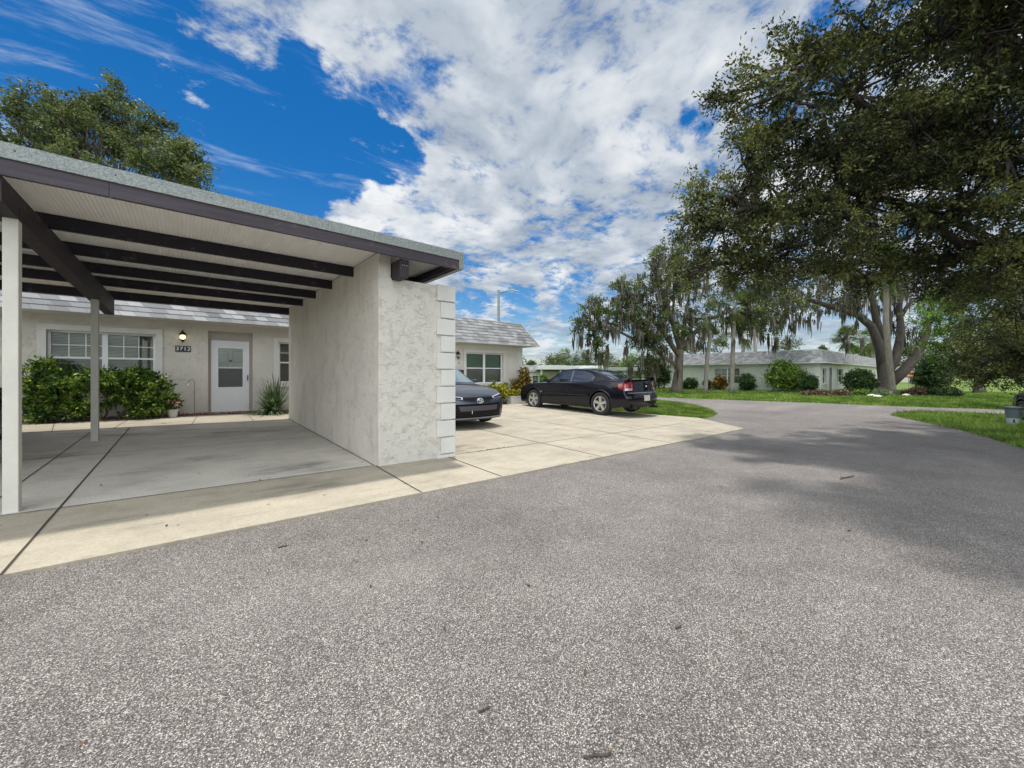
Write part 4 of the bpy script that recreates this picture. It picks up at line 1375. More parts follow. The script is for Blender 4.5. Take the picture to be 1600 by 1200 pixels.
def make_wheel(parent, x, y, R, side, spoke_w, nsp=5, rimm=None):
    w_ = 0.22
    O = Vector((x, y, R))
    mb = MB()
    s = side
    Rr = R * 0.66
    mb.lathe([(Rr, -s * w_ * .5), (Rr * 1.0, s * w_ * .42), (Rr * .96, s * w_ * .46), (Rr * .90, s * w_ * .40), (Rr * .88, s * w_ * .10), (0.0, s * w_ * .06)], O, 28, 1, 'x')
    mb.lathe([(Rr * 1.01, s * w_ * .30), (Rr * 1.01, s * w_ * .47), (Rr * .95, s * w_ * .48), (Rr * .91, s * w_ * .42)], O, 28, 0, 'x')
    mb.lathe([(0.0, s * w_ * .44), (Rr * .16, s * w_ * .44), (Rr * .22, s * w_ * .36), (Rr * .24, s * w_ * .15)], O, 16, 0, 'x')
    for k in range(nsp):
        a = 2 * PI * k / nsp + PI / 2
        ca, sa = math.cos(a), math.sin(a)
        vs = []
        for rad, wd, d0, d1 in ((Rr * .14, spoke_w * .75, .10, .42), (Rr * .94, spoke_w * 1.25, .16, .44)):
            for sgn, dd in ((-1, d0), (1, d0), (1, d1), (-1, d1)):
                yy = ca * rad - sa * sgn * wd; zz_ = sa * rad + ca * sgn * wd
                k2 = 1.0 if dd == d0 else 0.72
                yy = ca * rad - sa * sgn * wd * k2; zz_ = sa * rad + ca * sgn * wd * k2
                vs.append((O.x + s * w_ * dd, O.y + yy, O.z + zz_))
        mb.add(vs, [(0, 1, 2, 3), (7, 6, 5, 4), (0, 4, 5, 1), (1, 5, 6, 2), (2, 6, 7, 3), (3, 7, 4, 0)])
    wh = mb.build('wheel', [rimm or M_RIM, M_RIMD], parent, fix=True)
    finish(wh, 30)
    mb = MB()
    mb.lathe([(Rr * 1.0, -s * w_ * .45), (R * .93, -s * w_ * .5), (R, -s * w_ * .36), (R, s * w_ * .36), (R * .975, s * w_ * .46), (R * .90, s * w_ * .52), (R * .78, s * w_ * .52), (Rr * 1.015, s * w_ * .46)], O, 36, 0, 'x')
    ty = mb.build('tyre', M_RUBBER, wh, fix=True); finish(ty, 40)
    return wh


def sedan(name, label, loc, rz, kind, scale=1.0, group=None):
    if kind == 'muscle':
        prof = [(-2.42, .27), (-2.50, .33), (-2.54, .46), (-2.54, .62), (-2.51, .70), (-2.47, .73), (-2.455, .76), (-2.42, 1.00), (-2.40, 1.07), (-2.33, 1.10), (-2.1, 1.105), (-1.7, 1.10), (-1.1, 1.06), (-.5, 1.02), (.5, 1.0), (1.0, .99), (1.5, .975), (2.0, .93), (2.35, .87), (2.49, .80), (2.53, .66), (2.54, .45), (2.50, .24)]
        half, Rw, ya, yf = .945, .365, -1.46, 1.59
        gh = [(-1.93, 1.06), (-1.80, 1.115), (-1.15, 1.375), (-.75, 1.455), (-.25, 1.485), (.15, 1.475), (.45, 1.425), (.85, 1.22), (1.28, .98)]
        ghw = lambda y, z: .845 - .235 * max(0, (z - 1.0) / .48) ** 1.15 - .04 * sstep(y, .3, 1.3) - .05 * sstep(-y, 1.0, 1.9)
        P_, zbot = P_NAVY, .24
        taper = lambda y: 1 - .055 * sstep(abs(y), 1.7, 2.6) 
    else:
        prof = [(-2.20, .26), (-2.28, .36), (-2.31, .56), (-2.29, .72), (-2.25, .78), (-2.23, 1.00), (-2.16, 1.07), (-1.9, 1.09), (-1.4, 1.07), (-.6, 1.01), (.5, .965), (1.0, .955), (1.45, .915), (1.9, .835), (2.15, .755), (2.26, .69), (2.305, .60), (2.315, .45), (2.31, .32), (2.25, .19)]
        half, Rw, ya, yf = .895, .325, -1.32, 1.38
        gh = [(-1.85, 1.04), (-1.75, 1.08), (-1.15, 1.31), (-.7, 1.405), (-.2, 1.435), (.15, 1.425), (.45, 1.37), (.9, 1.13), (1.28, .935)]
        ghw = lambda y, z: .80 - .22 * max(0, (z - .95) / .48) ** 1.15 - .05 * sstep(y, .3, 1.3) - .05 * sstep(-y, 1.0, 1.9)
        P_, zbot = (P_GREY if kind == 'compact' else P_BLACK), .21
        taper = lambda y: 1 - .09 * sstep(y, 1.5, 2.35) - .06 * sstep(-y, 1.6, 2.35)
    def hw(y, z):
        if z < .55: s_ = 1 - .055 * ((.55 - z) / .35) ** 2
        else: s_ = 1 - .075 * max(0, (z - .62) / .45) ** 1.8
        return half * s_ * taper(y)
    B = .26 if kind != 'muscle' else .17
    def warp(v):
        f = min(1.15, abs(v.x) / half)
        y = v.y - math.copysign(B * sstep(abs(v.y), 1.75, 2.45) * f ** 2.4, v.y)
        crown = .035 * (1 - f * f) * sstep(v.z, .75, .95)
        return Vector((v.x, y, v.z + crown))
    def warpg(v):
        f = min(1.1, abs(v.x) / .75)
        y = v.y - .13 * f ** 2 * sstep(v.y, .1, .9) + .10 * f ** 2 * sstep(-v.y, .9, 1.8)
        return Vector((v.x, y, v.z + .018 * (1 - f * f)))
    car = thing(name, label, 'car', loc, rz, group)
    car.scale = (scale, scale, scale)
    S = Shell(prof, hw, .05, warp); G = Shell(gh, ghw, .05, warpg, .04)
    mb = MB(); S.add_wrap(mb)
    arches = [(ya, Rw), (yf, Rw)]
    RA = Rw + .055
    S.side(mb, outline(S, arches, RA, zbot, 0, 0))
    for yc, zc in arches: arch_ring(mb, S, yc, zc, RA - .004, RA + .05, .010, zbot)
    G.add_wrap(mb, nx=10)
    gp = [(p.y, p.z) for p in G.In]
    G.side(mb, gp, cell=.1)
    body = mb.build('body', P_, car, fix=False); finish(body)
    # underbody and wheel wells
    mb = MB()
    mb.box((-half * .80, ya + Rw + .08, zbot - .02), (half * .80, yf - Rw - .08, .5))
    mb.box((-half * .45, -2.15, zbot + .02), (half * .45, 2.10, .6))
    for yc, _ in arches:
        for s_ in (-1, 1):
            mb.add([(s_ * (half - .25), yc - RA, zbot), (s_ * (half - .25), yc + RA, zbot), (s_ * (half - .25), yc + RA, .85), (s_ * (half - .25), yc - RA, .85)], [(0, 1, 2, 3)])
            n = 14; vs = []
            for k in range(n + 1):
                a = PI * k / n
                for x_ in (half - .26, half - .10): vs.append((s_ * x_, yc + RA * math.cos(a), Rw + RA * math.sin(a)))
            mb.add(vs, [(2 * k, 2 * k + 1, 2 * k + 3, 2 * k + 2) for k in range(n)])
    mb.build('underbody', M_DARK, car, fix=False)
    for yc in (ya, yf):
        for s_ in (-1, 1):
            make_wheel(car, s_ * (half - .105), yc, Rw, s_, .052 if kind == 'muscle' else .03, 5 if kind == 'muscle' else 9, M_RIM if kind == 'muscle' else mat('dark_alloy', (.2, .2, .21), .35, .6))
    # glass
    uG = lambda y, fr: G.find(y=y, front=fr)
    mb = MB()
    if kind == 'muscle': u0, u1 = uG(.47, True), uG(1.17, True); v0, v1 = G.find(y=-1.74, front=False), G.find(y=-1.02, front=False)
    else: u0, u1 = uG(.42, True), uG(1.15, True); v0, v1 = G.find(y=-1.70, front=False), G.find(y=-1.0, front=False)
    G.patch(mb, [(u0, -.86), (u0, .86), (u1, .90), (u1, -.90)], .004, 8, 12); o = mb.build('windscreen', M_SCR if kind != 'muscle' else M_TINT, car); finish(o, 60)
    mb = MB(); G.patch(mb, [(v0, -.80), (v0, .80), (v1, .74), (v1, -.74)], .004, 8, 12); o = mb.build('rear_window', M_TINT, car); finish(o, 60)
    if kind == 'muscle':
        wins = [[(.98, 1.045), (.42, 1.36), (.18, 1.41), (-.12, 1.425), (-.14, 1.05)], [(-.20, 1.05), (-.19, 1.425), (-.62, 1.405), (-.98, 1.32), (-1.16, 1.20), (-1.10, 1.09), (-.92, 1.06)]]
        belt = [(1.0, 1.024), (-1.0, 1.040), (-1.0, 1.030), (1.0, 1.014)]
    else:
        wins = [[(.98, 1.00), (.38, 1.315), (.14, 1.365), (-.12, 1.375), (-.14, 1.02)], [(-.20, 1.02), (-.19, 1.375), (-.65, 1.345), (-1.08, 1.23), (-1.38, 1.10), (-1.2, 1.06)]]
        belt = [(1.0, .99), (-1.2, 1.045), (-1.2, 1.035), (1.0, .98)]
    for w_ in wins:
        for s_ in (-1, 1):
            mb = MB(); G.side(mb, w_, .004, sides=(s_,)); o = mb.build('side_window', M_TINT, car); finish(o, 60)
    mb = MB(); G.side(mb, belt, .010); mb.build_each('window_trim', M_LIP, car, fin=finish)
    if kind == 'muscle':
        mb = MB(); G.side(mb, [(-.14, 1.05), (-.20, 1.05), (-.19, 1.425), (-.12, 1.425)], .007); mb.build_each('pillar_strip', mat('satin_pillar', (.16, .17, .19), .25, .6), car, fin=finish)
    # door seams, handles, mouldings
    mb = MB()
    lowz, highz = .30, 1.0 if kind == 'muscle' else .95
    for yy in ((.98, -.16, -1.02) if kind == 'muscle' else (.92, -.16, -1.08)):
        zb_ = lowz if yy > -.9 else .72
        S.side(mb, [(yy, zb_), (yy + .010, zb_), (yy + .010, highz), (yy, highz)], .0025)
    S.side(mb, [(ya + RA + .05, lowz), (.98, lowz), (.98, lowz + .010), (ya + RA + .05, lowz + .010)], .0025)
    u = S.find(y=-1.95, front=False)
    mb.build_each('door_seam', M_DARK, car, fin=finish)
    mb = MB()
    for yy in (-.02, -.95) if kind == 'muscle' else (-.0, -.98):
        for s_ in (-1, 1):
            x = hw(yy, .86)
            mb.box((s_ * x - .004, yy, .86), (s_ * (x + .03), yy + .17, .885))
    mb.build_each('door_handle', P_, car, bevel=.006)
    if kind == 'muscle':
        mb = MB(); S.side(mb, [(-.93, .60), (.96, .60), (.96, .635), (-.93, .635)], .012)
        for o in mb.build_each('side_moulding', M_PLASTIC, car):
            sol = o.modifiers.new('s', 'SOLIDIFY'); sol.thickness = .012; sol.offset = 0
        mb = MB(); S.side(mb, [(1.12, .66), (1.20, .66), (1.20, .69), (1.12, .69)], .008); mb.build_each('side_badge', M_CHROME, car)
    for s_ in (-1, 1):
        mb = MB()
        yy = .80 if kind == 'muscle' else .76; zc = 1.07 if kind == 'muscle' else 1.03; xx = hw(yy, 1.0) - .02
        mb.hexa([(s_ * xx, yy - .06, zc - .04), (s_ * (xx + .18), yy - .10, zc - .05), (s_ * (xx + .17), yy + .07, zc - .04), (s_ * xx, yy + .02, zc - .04),
                 (s_ * xx, yy - .05, zc + .03), (s_ * (xx + .18), yy - .09, zc + .07), (s_ * (xx + .16), yy + .03, zc + .06), (s_ * xx, yy + .01, zc + .03)])
        mb.build('mirror', P_, car, bevel=.02)
    R = lambda z: S.find(z=z, front=False); F = lambda z: S.find(z=z, front=True)
    if kind == 'muscle':
        for s_ in (-1, 1):
            mb = MB(); S.patch(mb, [(R(.80), s_ * .64), (R(.80), s_ * .99), (R(1.03), s_ * .985), (R(1.04), s_ * .66)], .006)
            S.side(mb, [(-2.40, .82), (-2.22, .86), (-2.18, 1.00), (-2.36, 1.02)], .005, sides=(s_,), cell=.05); o = mb.build('tail_light', M_RED, car); finish(o)
            mb = MB(); S.patch(mb, [(R(.80), s_ * .68), (R(.80), s_ * .97), (R(.86), s_ * .96), (R(.86), s_ * .68)], .010); o2 = mb.build('reversing_lens', M_LENS, o); finish(o2)
        mb = MB(); S.patch(mb, [(R(.775), -.60), (R(.775), .60), (R(1.03), .62), (R(1.03), -.62)], .004); o = mb.build('boot_panel', P_NAVY, car); finish(o)
        mb = MB()
        for f0, f1 in ((-.615, -.605), (.605, .615)): S.patch(mb, [(R(.77), f0), (R(.77), f1), (R(1.06), f1), (R(1.06), f0)], .007, 6, 1)
        S.patch(mb, [(R(.765), -.94), (R(.765), .94), (R(.775), .94), (R(.775), -.94)], .007, 1, 14)
        mb.build_each('boot_seam', M_DARK, car, fix=False)
        mb = MB(); S.patch(mb, [(R(.715), -.90), (R(.715), .90), (R(.74), .90), (R(.74), -.90)], .010, 2, 14); o = mb.build('bumper_strip', M_LIP, car); finish(o)
        mb = MB(); S.patch(mb, [(R(.30), -.70), (R(.30), .70), (R(.37), .74), (R(.37), -.74)], .008); o = mb.build('lower_bumper', M_PLASTIC, car); finish(o)
        mb = MB(); S.patch(mb, [(R(.48), -.19), (R(.48), .19), (R(.645), .19), (R(.645), -.19)], .016); o = mb.build('licence_plate', M_PLATE, car)
        mb = MB(); mb.lathe([(0, .0), (.028, -.002), (.034, .0), (.03, .012), (0, .014)], (0, 0, 0), 12); mb.v = [(v[0], -2.52 - v[2], .925 + v[1]) for v in mb.v]; mb.build('badge', M_CHROME, car)
        mb = MB()
        for s_ in (-1, 1):
            mb.tube([(s_ * .60, -2.3, .27), (s_ * .60, -2.56, .27)], .04, 12)
        mb.build_each('exhaust_tip', M_PLASTIC, car)
        # wing on two pedestals
        mb = MB(); n = 14; pts = []
        for k in range(n + 1):
            f = -1 + 2 * k / n; x = f * .80; ff = abs(f)
            yc = -2.43 + .17 * ff ** 2.4; z = 1.205 - .10 * sstep(ff, .82, 1.0)
            pts.append([(x, yc - .07, z + .012), (x, yc, z + .024), (x, yc + .15, z + .002), (x, yc + .15, z - .010), (x, yc - .07, z - .008)])
        vs = [p for r in pts for p in r]
        mb.add(vs, [(i * 5 + k, i * 5 + (k + 1) % 5, (i + 1) * 5 + (k + 1) % 5, (i + 1) * 5 + k) for i in range(n) for k in range(5)] + [(0, 1, 2, 3, 4), tuple(n * 5 + k for k in range(5))])
        for s_ in (-1, 1): mb.box((s_ * .56 - .05, -2.33, 1.09), (s_ * .56 + .05, -2.22, 1.20))
        o = mb.build('spoiler', P_BLACK, car); finish(o, 30)
    else:
        for s_ in (-1, 1):
            mb = MB(); S.patch(mb, [(F(.655), s_ * .52), (F(.70), s_ * 1.0), (F(.765), s_ * 1.0), (F(.705), s_ * .50)], .006, 5, 10)
            S.side(mb, [(2.17, .66), (1.93, .76), (1.98, .79), (2.18, .73)], .005, sides=(s_,), cell=.05)
            o = mb.build('headlight', M_LENS, car); finish(o)
            mb = MB(); S.patch(mb, [(F(.665), s_ * .56), (F(.70), s_ * .96), (F(.735), s_ * .96), (F(.69), s_ * .55)], .009, 4, 8); mb.build('lamp_insert', M_GRILLE, o, fix=False)
            mb = MB(); S.patch(mb, [(R(.80), s_ * .50), (R(.80), s_ * .99), (R(.94), s_ * .99), (R(.92), s_ * .50)], .006); o = mb.build('tail_light', M_RED, car); finish(o)
            mb = MB(); S.patch(mb, [(F(.50), s_ * .90), (F(.50), s_ * .93), (F(.62), s_ * .985), (F(.62), s_ * .955)], .012, 5, 2); mb.build('corner_trim', M_LIP, car, fix=False)
        mb = MB(); S.patch(mb, [(F(.645), -.52), (F(.645), .52), (F(.70), .50), (F(.70), -.50)], .006, 4, 14); mb.build('grille', M_GRILLE, car, fix=False)
        mb = MB(); S.patch(mb, [(F(.255), -.84), (F(.255), .84), (F(.555), .78), (F(.555), -.78)], .006, 8, 16); lg = mb.build('lower_grille', M_GRILLE, car, fix=False)
        mb = MB()
        for k in range(7):
            z = .285 + k * .034
            S.patch(mb, [(F(z), -.80), (F(z), .80), (F(z + .010), .80), (F(z + .010), -.80)], .014, 1, 16)
        mb.build_each('slat', M_PLASTIC, lg, fix=False)
        mb = MB(); S.patch(mb, [(F(.40), -.62), (F(.40), .62), (F(.51), .66), (F(.51), -.66)], .018, 4, 12); mb.build('bumper_panel', mat('dull_bumper_panel', (.055, .05, .062), .4), car, fix=False)
        mb = MB(); S.patch(mb, [(F(.225), -.93), (F(.225), .93), (F(.255), .93), (F(.255), -.93)], .022, 2, 16); mb.build('bumper_lip', M_LIP, car, fix=False)
        mb = MB(); S.patch(mb, [(F(.34), .27), (F(.34), .29), (F(.41), .29), (F(.41), .27)], .022, 2, 1); mb.build('tow_mark', M_CHROME, car, fix=False)
        # emblem: three interlocking ovals
        mb = MB()
        p, n_ = S.at_u(F(.628)); yy = warp(Vector((0, p.y, p.z))).y + .022
        for rx, rz_, dz in ((.085, .058, 0), (.028, .050, -.002), (.060, .022, .024)):
            N = 26
            ring = [(rx * math.cos(2 * PI * k / N), yy, .622 + dz + rz_ * math.sin(2 * PI * k / N)) for k in range(N + 1)]
            mb.tube(ring, .0085, 6, cap=False)
        o = mb.build('emblem', M_CHROME, car); finish(o, 80)
        # wiper cowl
        mb = MB(); S.patch(mb, [(S.find(y=1.18), -.86), (S.find(y=1.18), .86), (S.find(y=1.30), .80), (S.find(y=1.30), -.80)], .006, 3, 12); mb.build('cowl', M_PLASTIC, car, fix=False)
    return car


cz = g(11.3, 8.5) + CL - .004
sedan('parked_car', 'black four door sedan with rear spoiler and five spoke wheels parked nose to the house', (11.54, 9.42, cz), 0.0, 'muscle', 1.055)
sedan('parked_car', 'slate grey compact sedan facing the street beside the quoined wall', (5.26, 9.72, g(5.5, 9) + CL - .003), PI, 'compact', 1.03)
sedan('parked_car', 'black car in the next bay, only a sliver showing behind the cream post', (-3.22, 9.0, g(-2.7, 8) + CL - .003), 0.0, 'dark', 1.0)
pc = W(15.75, 9.35)
pdir = Vector(W(0.62, 1.0)); 
sedan('parked_car', 'black car cut off by the right edge of the photo behind the grey bin', (pc[0] + pdir.x * 1.6, pc[1] + pdir.y * 1.6, g(*pc)), math.atan2(pdir.y, pdir.x) - PI / 2, 'dark', 1.0)

# the grey bin beside it
bp_ = ground(1583, 664)
BS = .80
bn = thing('bin', 'tapered grey bin with dark rim and pale base band on the right hand lawn', 'bin', (bp_[0], bp_[1], g(*bp_)))
b_ = MB(); b_.lathe([(.0, 0), (.155, 0), (.16, .01), (.175, .26)], (0, 0, 0), 24); b_.build('base_band', mat('pale_grey_band', (.42, .45, .50), .6, var=.08), bn)
b_ = MB(); b_.lathe([(.1755, .262), (.205, .60), (.0, .60)], (0, 0, 0), 24); b_.build('body', mat('slate_bin', (.115, .15, .165), .55, var=.1), bn)
b_ = MB(); b_.lathe([(.0, .59), (.225, .60), (.232, .63), (.222, .67), (.20, .685), (.0, .70)], (0, 0, 0), 24); b_.build('lid', mat('dark_bin_lid', (.05, .065, .075), .5), bn)
b_ = MB(); d = Vector((-bp_[0], -bp_[1], 0)).normalized(); s2 = Vector((-d.y, d.x, 0)); c0 = d * .172 + s2 * .02
b_.hexa([c0 - s2 * .022 + Vector((0, 0, .10)) - d * .02, c0 + s2 * .022 + Vector((0, 0, .10)) - d * .02, c0 + s2 * .022 + Vector((0, 0, .10)) + d * .006, c0 - s2 * .022 + Vector((0, 0, .10)) + d * .006,
         c0 - s2 * .022 + Vector((0, 0, .22)) - d * .02, c0 + s2 * .022 + Vector((0, 0, .22)) - d * .02, c0 + s2 * .022 + Vector((0, 0, .22)) + d * .010, c0 - s2 * .022 + Vector((0, 0, .22)) + d * .010])
b_.build('label_mark', M_BLACK, bn)

bn.scale = (BS, BS, BS)
# ================================================================== PLANTS
RG = np.random.default_rng(11)


def unit(a):
    return a / np.maximum(np.linalg.norm(a, axis=-1, keepdims=True), 1e-9)


def leaf_quads(P, D, length, width, r, droop=0.0):
    n = len(P)
    D = unit(D + np.array([0, 0, -droop]))
    rnd = unit(r.normal(size=(n, 3)) + np.array([0, 0, 0.8]))
    S = unit(np.cross(D, rnd))
    L = (length * r.uniform(0.65, 1.25, n))[:, None]; Wd = (width * r.uniform(0.7, 1.2, n))[:, None]
    return np.stack([P, P + D * L * .45 + S * Wd * .5, P + D * L, P + D * L * .45 - S * Wd * .5], 1)


def clump_leaves(C, R, K, M, ll, lw, r, flat=0.75, up=0.25, droop=0.1, jit=0.05):
    """C (n,3) clump centres; K twigs from each, M leaves along each"""
    n = len(C)
    d = r.normal(size=(n, K, 3)); d[..., 2] = d[..., 2] * flat + up
    d = unit(d)
    Lt = R * r.uniform(0.45, 1.15, (n, K, 1))
    t = r.uniform(0.15, 1.0, (n, K, M, 1))
    sag = -0.15 * R * (t ** 2)
    P = C[:, None, None, :] + d[:, :, None, :] * Lt[:, :, None, :] * t + r.normal(size=(n, K, M, 3)) * jit
    P[..., 2] += sag[..., 0]
    D = d[:, :, None, :] * 0.7 + r.normal(size=(n, K, M, 3)) * 0.75
    tips = (C[:, None, :] + d * Lt).reshape(-1, 3)
    return leaf_quads(P.reshape(-1, 3), unit(D.reshape(-1, 3)), ll, lw, r, droop), tips


def in_blob(c, rad, n, r, shell=0.55):
    d = unit(r.normal(size=(n, 3)))
    rr = (shell + (1 - shell) * r.uniform(0, 1, n) ** 0.6)
    rr = np.where(r.uniform(0, 1, n) < 0.35, rr * r.uniform(0.3, 1, n), rr)
    return np.array(c) + d * rr[:, None] * np.array(rad)


def limb(mb, a, b2, r0, r1, rnd, sag=0.0, n=5, sides=6, wob=0.06):
    a = Vector(a); b2 = Vector(b2); L = (b2 - a).length
    pts = []
    for i in range(n + 1):
        t = i / n
        p = a.lerp(b2, t) + Vector((rnd.uniform(-1, 1), rnd.uniform(-1, 1), rnd.uniform(-1, 1))) * wob * L * (0 if i in (0, n) else 1)
        p.z += sag * L * math.sin(PI * t)
        pts.append(p)
    mb.tube(pts, [r0 + (r1 - r0) * i / n for i in range(n + 1)], sides)
    return pts


def PX(px, py, Y):
    return np.array(at(px, py, Y))


def tree(name, label, cat, base, fork, trunk_r, blobs, leafm, barkm, ll, lw, R=0.5, K=9, M=10, dens=1.0, seed=1, group=None, limbs=None, moss=0, moss_len=1.2,
         thin_br=True, trunk_pts=None, flat=.75, jit=0.05, shell=.55, up=.25):
    """blobs: (px, py, Y, rx_px, rz_px, depth_m, n_clumps) as seen, or world ((x,y,z),(rx,ry,rz),n)"""
    r = np.random.default_rng(seed); rnd = random.Random(seed)
    t = thing(name, label, cat, tuple(base), group=group)
    org = tuple(base)
    mb = MB(org)
    base = Vector(base); fork = Vector(fork)
    tp = [Vector(p) for p in trunk_pts] if trunk_pts else [base, base.lerp(fork, .35) + Vector((rnd.uniform(-.05, .05), rnd.uniform(-.05, .05), 0)), base.lerp(fork, .7), fork]
    nr = len(tp)
    radii = [trunk_r * (1.45 if i == 0 else 1.0 - .35 * i / (nr - 1)) for i in range(nr)]
    tp2 = [tp[0], tp[0].lerp(tp[1], .25)] + tp[1:]
    mb.tube(tp2, [radii[0], trunk_r * 1.05] + radii[1:], 12)
    allC = []
    for bl in blobs:
        if len(bl) == 3: c, rad, n = bl
        else:
            px, py, Y, rx, rz_, dep, n = bl
            c = PX(px, py, Y); k = Y / 600.0
            rad = (max(rx * k, dep) * .5 + rx * k * .5, max(rx * k, dep) * .5 + dep * .5, rz_ * k)
        n = max(1, int(n * dens))
        C = in_blob(c, rad, n, r, shell)
        allC.append(C)
        cv = Vector(c)
        if (cv - fork).length > .4:
            far_ = 1.0 if len(bl) == 7 or not limbs else .25
            pts = limb(mb, fork if not limbs or len(bl) == 3 else min((Vector(q_) for q_ in [tuple(fork)] + [p for l in limbs for p in l[0]]), key=lambda q_: (q_ - cv).length), cv, trunk_r * (.12 if limbs else .34) * far_, trunk_r * (.03 if limbs else .08) * far_, rnd, .06, 5, 7)
        else: pts = [fork, cv]
        if thin_br:
            for cc in C:
                src = pts[rnd.randint(max(0, len(pts) // 2), len(pts) - 1)]
                limb(mb, src, cc, trunk_r * .07, trunk_r * .015, rnd, .05, 3, 3, .05)
    if limbs:
        for lp_, r0, r1 in limbs:
            n = len(lp_); mb.tube(lp_, [r0 + (r1 - r0) * i / (n - 1) for i in range(n)], 9)
    tr = mb.build('trunk', barkm, t, smooth=True, fix=False)
    C = np.concatenate(allC)
    Q, tips = clump_leaves(C, R, K, M, ll, lw, r, flat, up, jit=jit)
    quads_object('crown', Q, leafm, t, org=org)
    if moss:
        ms = C[r.integers(0, len(C), moss)] + r.normal(size=(moss, 3)) * R * .6
        ms[:, 2] -= R * .75
        moss_obj(ms, moss_len, r, t, org)
    return t


def moss_obj(ms, ml, r, parent, org):
    V = []
    for p in ms:
        L = ml * r.uniform(.35, 1.3); ns = r.integers(5, 10)
        for k in range(ns):
            q0 = p + np.array([r.normal(0, .10), r.normal(0, .10), r.normal(0, .1)]) * (ml * .7)
            a = r.uniform(0, PI); wv = np.array([math.cos(a), math.sin(a), 0]) * r.uniform(.025, .06) * ml
            l2 = L * r.uniform(.5, 1.0); prev = q0; w0 = wv * .6
            for j in range(3):
                nx = prev + np.array([r.normal(0, .03), r.normal(0, .03), -l2 / 3]); w1 = wv * (1.0, .7, .15)[j]
                V.append([prev - w0, prev + w0, nx + w1, nx - w1]); prev = nx; w0 = w1
    quads_object('hanging_moss', np.array(V), L_MOSS, parent, org=org)


def bush(name, label, cat, base, blobs, leafm, ll, lw, R=.25, K=8, M=8, seed=1, group=None, droop=.1, stems=True, up=.3, jit=.03):
    r = np.random.default_rng(seed); rnd = random.Random(seed)
    t = thing(name, label, cat, tuple(base), group=group); org = tuple(base)
    allC = [in_blob(c, rad, n, r, .45) for c, rad, n in blobs]
    C = np.concatenate(allC)
    C[:, 2] = np.maximum(C[:, 2], base[2] + .06)
    if stems:
        mb = MB(org)
        for (c, rad, n), CC in zip(blobs, allC):
            b0 = Vector((c[0] * .6 + base[0] * .4, c[1] * .6 + base[1] * .4, base[2] - .02)); cv = Vector(c)
            limb(mb, b0, cv, .022 * (ll / .08), .012 * (ll / .08), rnd, .0, 4, 5)
            for cc in CC[::2]: limb(mb, cv if rnd.random() < .5 else b0.lerp(cv, .6), cc, .008 * (ll / .08), .003, rnd, .04, 3, 3)
        mb.build('stems', M_BARK, t, fix=False)
    Q, tips = clump_leaves(C, R, K, M, ll, lw, r, .8, up, droop, jit)
    Q[..., 2] = np.maximum(Q[..., 2], base[2] + .005)
    quads_object('foliage', Q, leafm, t, org=org)
    return t, tips


def palm(name, label, path, r0, r1, fr_len, nfr, seed, leafm=L_PALM, fan=True, dead=6, group=None):
    r = random.Random(seed)
    t = thing(name, label, 'palm tree', tuple(path[0]), group=group); org = tuple(path[0])
    mb = MB(org); n = len(path)
    pts = []
    P = [Vector(p) for p in path]
    for i in range(n - 1):
        for k in range(6): pts.append(P[i].lerp(P[i + 1], k / 6))
    pts.append(P[-1])
    m_ = len(pts)
    mb.tube(pts, [(r0 + (r1 - r0) * i / (m_ - 1)) * (1 + .05 * (i % 2)) * (1.25 if i == 0 else 1) for i in range(m_)], 10)
    mb.build('trunk', M_PALMB, t, smooth=True, fix=False)
    V = []
    top = P[-1]
    rachis = MB(org)
    for k in range(nfr + dead):
        az = r.uniform(0, 2 * PI); el = r.uniform(-.35, 1.25) if k < nfr else r.uniform(-1.5, -.9)
        d = Vector((math.cos(az) * math.cos(el), math.sin(az) * math.cos(el), math.sin(el)))
        L = fr_len * r.uniform(.75, 1.1)
        if fan:
            pe = top + d * L * .5
            rachis.tube([top, top + d * L * .28 + Vector((0, 0, .02 * L)), pe], [.02, .015, .01], 4)
            side = d.cross(Vector((0, 0, 1))).normalized(); upv = side.cross(d).normalized()
            nb = 22
            for j in range(nb):
                a = (j / (nb - 1) - .5) * 3.6
                bd = (d * math.cos(a) + side * math.sin(a) + upv * (.15 * math.cos(2 * a))).normalized()
                bl = L * .55 * (.7 + .3 * math.cos(a)); mid = pe + bd * bl * .6; end = pe + bd * bl + Vector((0, 0, -bl * .30))
                wv = bd.cross(upv).normalized() * L * .016
                V.append([pe - wv * .4, pe + wv * .4, mid + wv, mid - wv]); V.append([mid - wv, mid + wv, end + wv * .1, end - wv * .1])
        else:
            prev = top; segs = 10
            for j in range(segs):
                tt = (j + 1) / segs
                p = top + d * L * tt + Vector((0, 0, -.75 * L * tt * tt)); dd = (p - prev).normalized()
                side = dd.cross(Vector((0, 0, 1))).normalized()
                for s_ in (-1, 1):
                    for q_ in (0, .5):
                        b0 = prev.lerp(p, q_); ll_ = L * .30 * (1 - .6 * tt) + .05
                        e = b0 + side * s_ * ll_ * .8 + dd * ll_ * .45 + Vector((0, 0, -ll_ * .45)); wv = dd * L * .012
                        V.append([b0 - wv, b0 + wv, e + wv * .3, e - wv * .3])
                prev = p
    quads_object('fronds', np.array([[tuple(x) for x in q_] for q_ in V]), leafm, t, org=org)
    if rachis.v: rachis.build('leaf_stalks', M_PALMB, t, fix=False)
    return t


